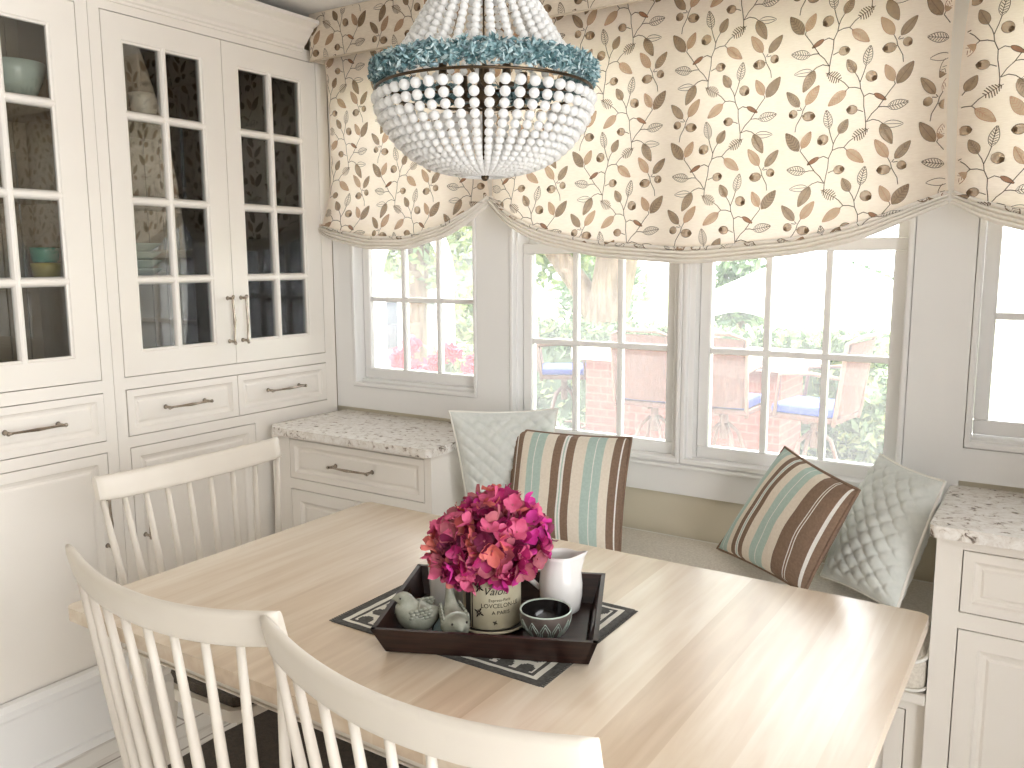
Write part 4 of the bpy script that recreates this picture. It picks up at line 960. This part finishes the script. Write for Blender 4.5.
def stool(label):
    t = local_thing('bar_stool', label, 'bar stool', 'wicker bar stools on the patio')
    m = MB()
    for k in range(4):
        a = k*PI/2+PI/4; c, s = math.cos(a), math.sin(a); m.tube([(.03*c, .03*s, .62), (.10*c, .10*s, .56), (.17*c, .17*s, .36), (.24*c, .24*s, .002)], .013, 7)
    m.tube([(.18*math.cos(q*PI/12), .18*math.sin(q*PI/12), .30) for q in range(24)], .010, 7, closed=True); m.tube([(0, 0, .52), (0, 0, .71)], .028, 10); m.box(-.16, .16, -.02, .02, .69, .71); m.box(-.02, .02, -.16, .16, .69, .71)
    m.build('leg_frame', PATIOF, t, local=True)
    m = MB(); m.box(-.21, .21, -.20, .21, .712, .745); m.build('seat', WICK, t, local=True, bevel=.01)
    m = MB(); m.box(-.20, .20, -.185, .20, .747, .80); m.build('seat_cushion', BLUEC, t, local=True, bevel=.02, seg=3)
    m = MB(); P = []
    for i in range(13):
        s = -1+2*i/12
        for z, y in ((.76, -.205), (.9, -.225), (1.05, -.25), (1.19, -.28)): P.append((s*.195, y+.035*s*s-.02, z-.012*s*s*(z > 1.1)))
    m.grid(P, 13, 4, None, True); m.grid([(x, y+.022, z) for x, y, z in P], 13, 4, None, True); m.build('wicker_back', WICK, t, local=True)
    m = MB(); m.tube([(-.2, -.18, .70), (-.205, -.195, .78), (-.205, -.24, 1.18), (-.12, -.285, 1.215), (.12, -.285, 1.215), (.205, -.24, 1.18), (.205, -.195, .78), (.2, -.18, .70)], .013, 8)
    for s in (-1, 1): m.tube([(s*.205, -.215, .98), (s*.225, -.05, 1.0), (s*.22, .14, .98), (s*.215, .17, .73)], .012, 8)
    m.build('back_frame', PATIOF, t, local=True); return t
s0 = stool('wicker bar stool in front of the brick bar, seen through the left centre window'); s0.location = (-2.28, 5.22, -.15)
dup(s0, (-1.80, 5.22, -.15), 0, 'wicker bar stool in front of the bar end, at left of the right centre window')
dup(s0, (-1.24, 5.25, -.15), math.radians(82), 'wicker bar stool with blue cushion seen from the side, beyond the bar end')
dup(s0, (-3.45, 6.05, -.15), math.radians(-60), 'wicker bar stool with blue cushion half hidden by the leafy shrub')
hg = MB(); leaves(hg, (-3.1, 7.1, .38), (1.95, .30, .54), 9000, .055, [LEAFG, LEAFD, LEAFG, LEAFY], True, 3); hg.box(-5.0, -1.2, 6.85, 7.35, -.149, .82, LEAFD)
tag(hg.build('hedge', LEAFG, recalc=False), 'clipped green hedge running behind the brick bar', 'hedge')
def shrub(name, label, c, rad, n, s, mats, seed, core=None, cat='shrub'):
    m = MB(); leaves(m, c, rad, n, s, mats, False, seed); m.sphere(c, tuple(q*.6 for q in rad), 12, 8, core or mats[0])
    m.tube([(c[0], c[1], c[2]-rad[2]*.5), (c[0], c[1], min(c[2]-rad[2], -.149))], .03, 6, BARK); return tag(m.build(name, mats[0], recalc=False), label, cat)
shrub('round_shrub', 'loose green shrub at the right end of the hedge by the side-on stool', (-1.02, 6.35, .28), (.36, .36, .46), 2200, .05, [LEAFG, LEAFY, LEAFD], 5)
shrub('round_shrub', 'low grey-green shrub in front of the right pane, beyond the patio', (-.62, 5.0, .12), (.30, .3, .29), 1500, .04, [LEAFG, LEAFD], 6)
shrub('round_shrub', 'tall pale leafy shrub at left of the left centre window, before the tree', (-3.75, 5.3, .62), (.42, .36, .86), 3200, .055, [LEAFY, LEAFG, LEAFY], 7)
shrub('round_shrub', 'low leafy shrub beside the brick bar behind the blue cushion', (-3.05, 5.15, .12), (.20, .22, .34), 1200, .045, [LEAFD, LEAFG], 8)
az = thing('azalea_bush', 'azalea bush covered in red-pink flowers outside the left window', 'bush', (-2.58, 3.4, -.15))
m = MB(); leaves(m, (-2.58, 3.4, .66), (.31, .27, .50), 2400, .034, [LEAFG, LEAFY], False, 9); m.sphere((-2.58, 3.4, .35), (.19, .17, .495), 12, 8, LEAFG); m.build('foliage', LEAFG, az, recalc=False)
m = MB(); r_ = random.Random(5)
for k in range(26):
    a, b = r_.uniform(-.75, 1.0), r_.uniform(-.3, 1.0); c = (-2.58+.26*a, 3.4-.26+.08*abs(a), .88+.26*b*(1-.3*abs(a)))
    leaves(m, c, (.05, .038, .042), 60, .023, [AZAL], False, 40+k, .3)
m.build('blossom', AZAL, az, recalc=False)
ar = thing('garden_arch', 'white arched garden arbor outside the left window', 'arbor', (-3.2, 3.85, -.15))
for x0, x1 in ((-3.50, -3.41), (-3.01, -2.90)):
    m = MB(); m.box(x0, x1, 3.8, 3.84, -.149, 1.35); m.build('post', TRIMW, ar, bevel=.006)
m = MB(); P = []
for k in range(17):
    a = PI*k/16; P.append((-3.195-.24*math.cos(a), 1.351+.34*math.sin(a), -3.195-.305*math.cos(a), 1.351+.46*math.sin(a)))
Q = []
for x, z, X, Z in P: Q += [(x, 3.803, z), (X, 3.803, Z), (X, 3.837, Z), (x, 3.837, z)]
m.grid(Q, 17, 4, None, False, wrapv=True); m.build('arch', TRIMW, ar)
def tree(label, base, r, trunk, forks, crowns, mats, seed, name='shade_tree'):
    t = thing(name, label, 'tree', base)
    m = MB(); m.tube(trunk, [r*1.25]+[r]*(len(trunk)-1), 12)
    for f, fr in forks: m.tube(f, fr, 9)
    m.build('trunk', BARK, t)
    m = MB()
    for k, (c, rad, n, s) in enumerate(crowns): leaves(m, c, rad, n, s, mats, False, seed+k, .35)
    m.build('crown', mats[0], t, recalc=False); return t
tree('big forked shade tree with thick trunk behind the hedge', (-4.65, 9.1, -1.2), .25, [(-4.68, 9.1, -1.19), (-4.62, 9.1, .8), (-4.40, 9.1, 2.0), (-4.2, 9.15, 4.0)],
     [([(-4.66, 9.1, .75), (-4.95, 9.0, 1.25), (-5.35, 8.95, 1.75), (-5.9, 8.9, 2.6)], [.17, .14, .12, .09])],
     [((-4.4, 9.2, 4.0), (2.4, 1.6, 1.5), 2600, .13), ((-5.6, 9.6, 1.9), (.9, .6, .9), 1500, .08)], [LEAFY, LEAFG], 20)
tree('leafy yellow-green tree seen through the left window arch', (-6.2, 7.0, -.35), .13, [(-6.2, 7.4, -.34), (-6.15, 7.4, .9), (-6.05, 7.4, 2.2)], [], [((-6.1, 7.4, 2.1), (1.1, .7, 1.0), 2600, .075)], [LEAFY, LEAFG, LEAFY], 30)
for k, (x, y, h, wd, lb) in enumerate(((-12.5, 24, 3.2, 2.6, 'farthest left distant tree beyond the lawn'), (-8.6, 26, 3.1, 1.8, 'distant tree beyond the lawn, right of the big trunk'), (-13.8, 46, 2.2, 3.0, 'low pale tree line on the far lawn, left part'), (-10.0, 48, 2.6, 3.2, 'low pale tree line on the far lawn, middle part'), (-6.4, 45, 2.3, 2.6, 'low pale tree line on the far lawn, right part'))):
    tree(lb, (x, y, -1.2), .2, [(x, y, -1.19), (x, y, h*.4-1.2)], [], [((x, y, h*.55-1.2), (wd*.7, wd*.6, h*.5), 900, .22)], [LEAFG, LEAFD], 60+k)
hs = thing('neighbour_house', 'grey-sided neighbour house with dark windows beyond the left window', 'house', (-9.6, 11.5, -1.2))
m = MB(); m.box(-11.8, -8.6, 10.6, 13.5, -1.195, 1.55); m.build('house_wall', SIDING, hs)
m = MB(); m.prism([(10.3, 1.55), (13.8, 1.55), (12.05, 2.9)], -12.0, -8.4, None, lambda a, b, n: (n, a, b)); m.build('roof', ROOFG, hs)
for x in (-10.6, -9.5):
    m = MB(); m.box(x-.42, x+.42, 10.57, 10.599, .0, 1.05); f = m.build('house_window', TRIMW, hs)
    for q in (-1, 1): m = MB(); m.box(x+q*.19-.15, x+q*.19+.15, 10.555, 10.569, .08, .97); m.build('window_pane', DARKG, f)
def umbrella(loc, R, zr, label):
    t = thing('patio_umbrella', label, 'umbrella', loc, 0, 'white patio umbrellas')
    m = MB(); n = 48; P = []
    for i in range(n):
        a = 2*PI*i/n; sg = abs(math.cos(a*4)); P += [(.02*math.cos(a), .02*math.sin(a), zr+.55), (R*.5*math.cos(a), R*.5*math.sin(a), zr+.36), (R*math.cos(a), R*math.sin(a), zr+.12), (R*1.005*math.cos(a), R*1.005*math.sin(a), zr-.06*(1-abs(math.sin(a*4))**2))]
    m.grid(P, n, 4, None, True, wrapu=True); m.build('canopy', CANVAS, t, local=True)
    m = MB(); m.tube([(0, 0, .03), (0, 0, zr+.58)], .03, 10); m.build('pole', TRIMW, t, local=True)
    m = MB(); m.lathe([(0, 0.001), (.28, .001), (.27, .05), (.05, .07), (0, .07)], n=24); m.build('umbrella_base', STONE, t, local=True); return t
umbrella((-2.12, 8.6, -1.2), 1.05, 2.24, 'white scalloped patio umbrella standing behind the hedge')
umbrella((.18, 6.2, -.15), .62, 1.32, 'pale patio umbrella seen through the right window')
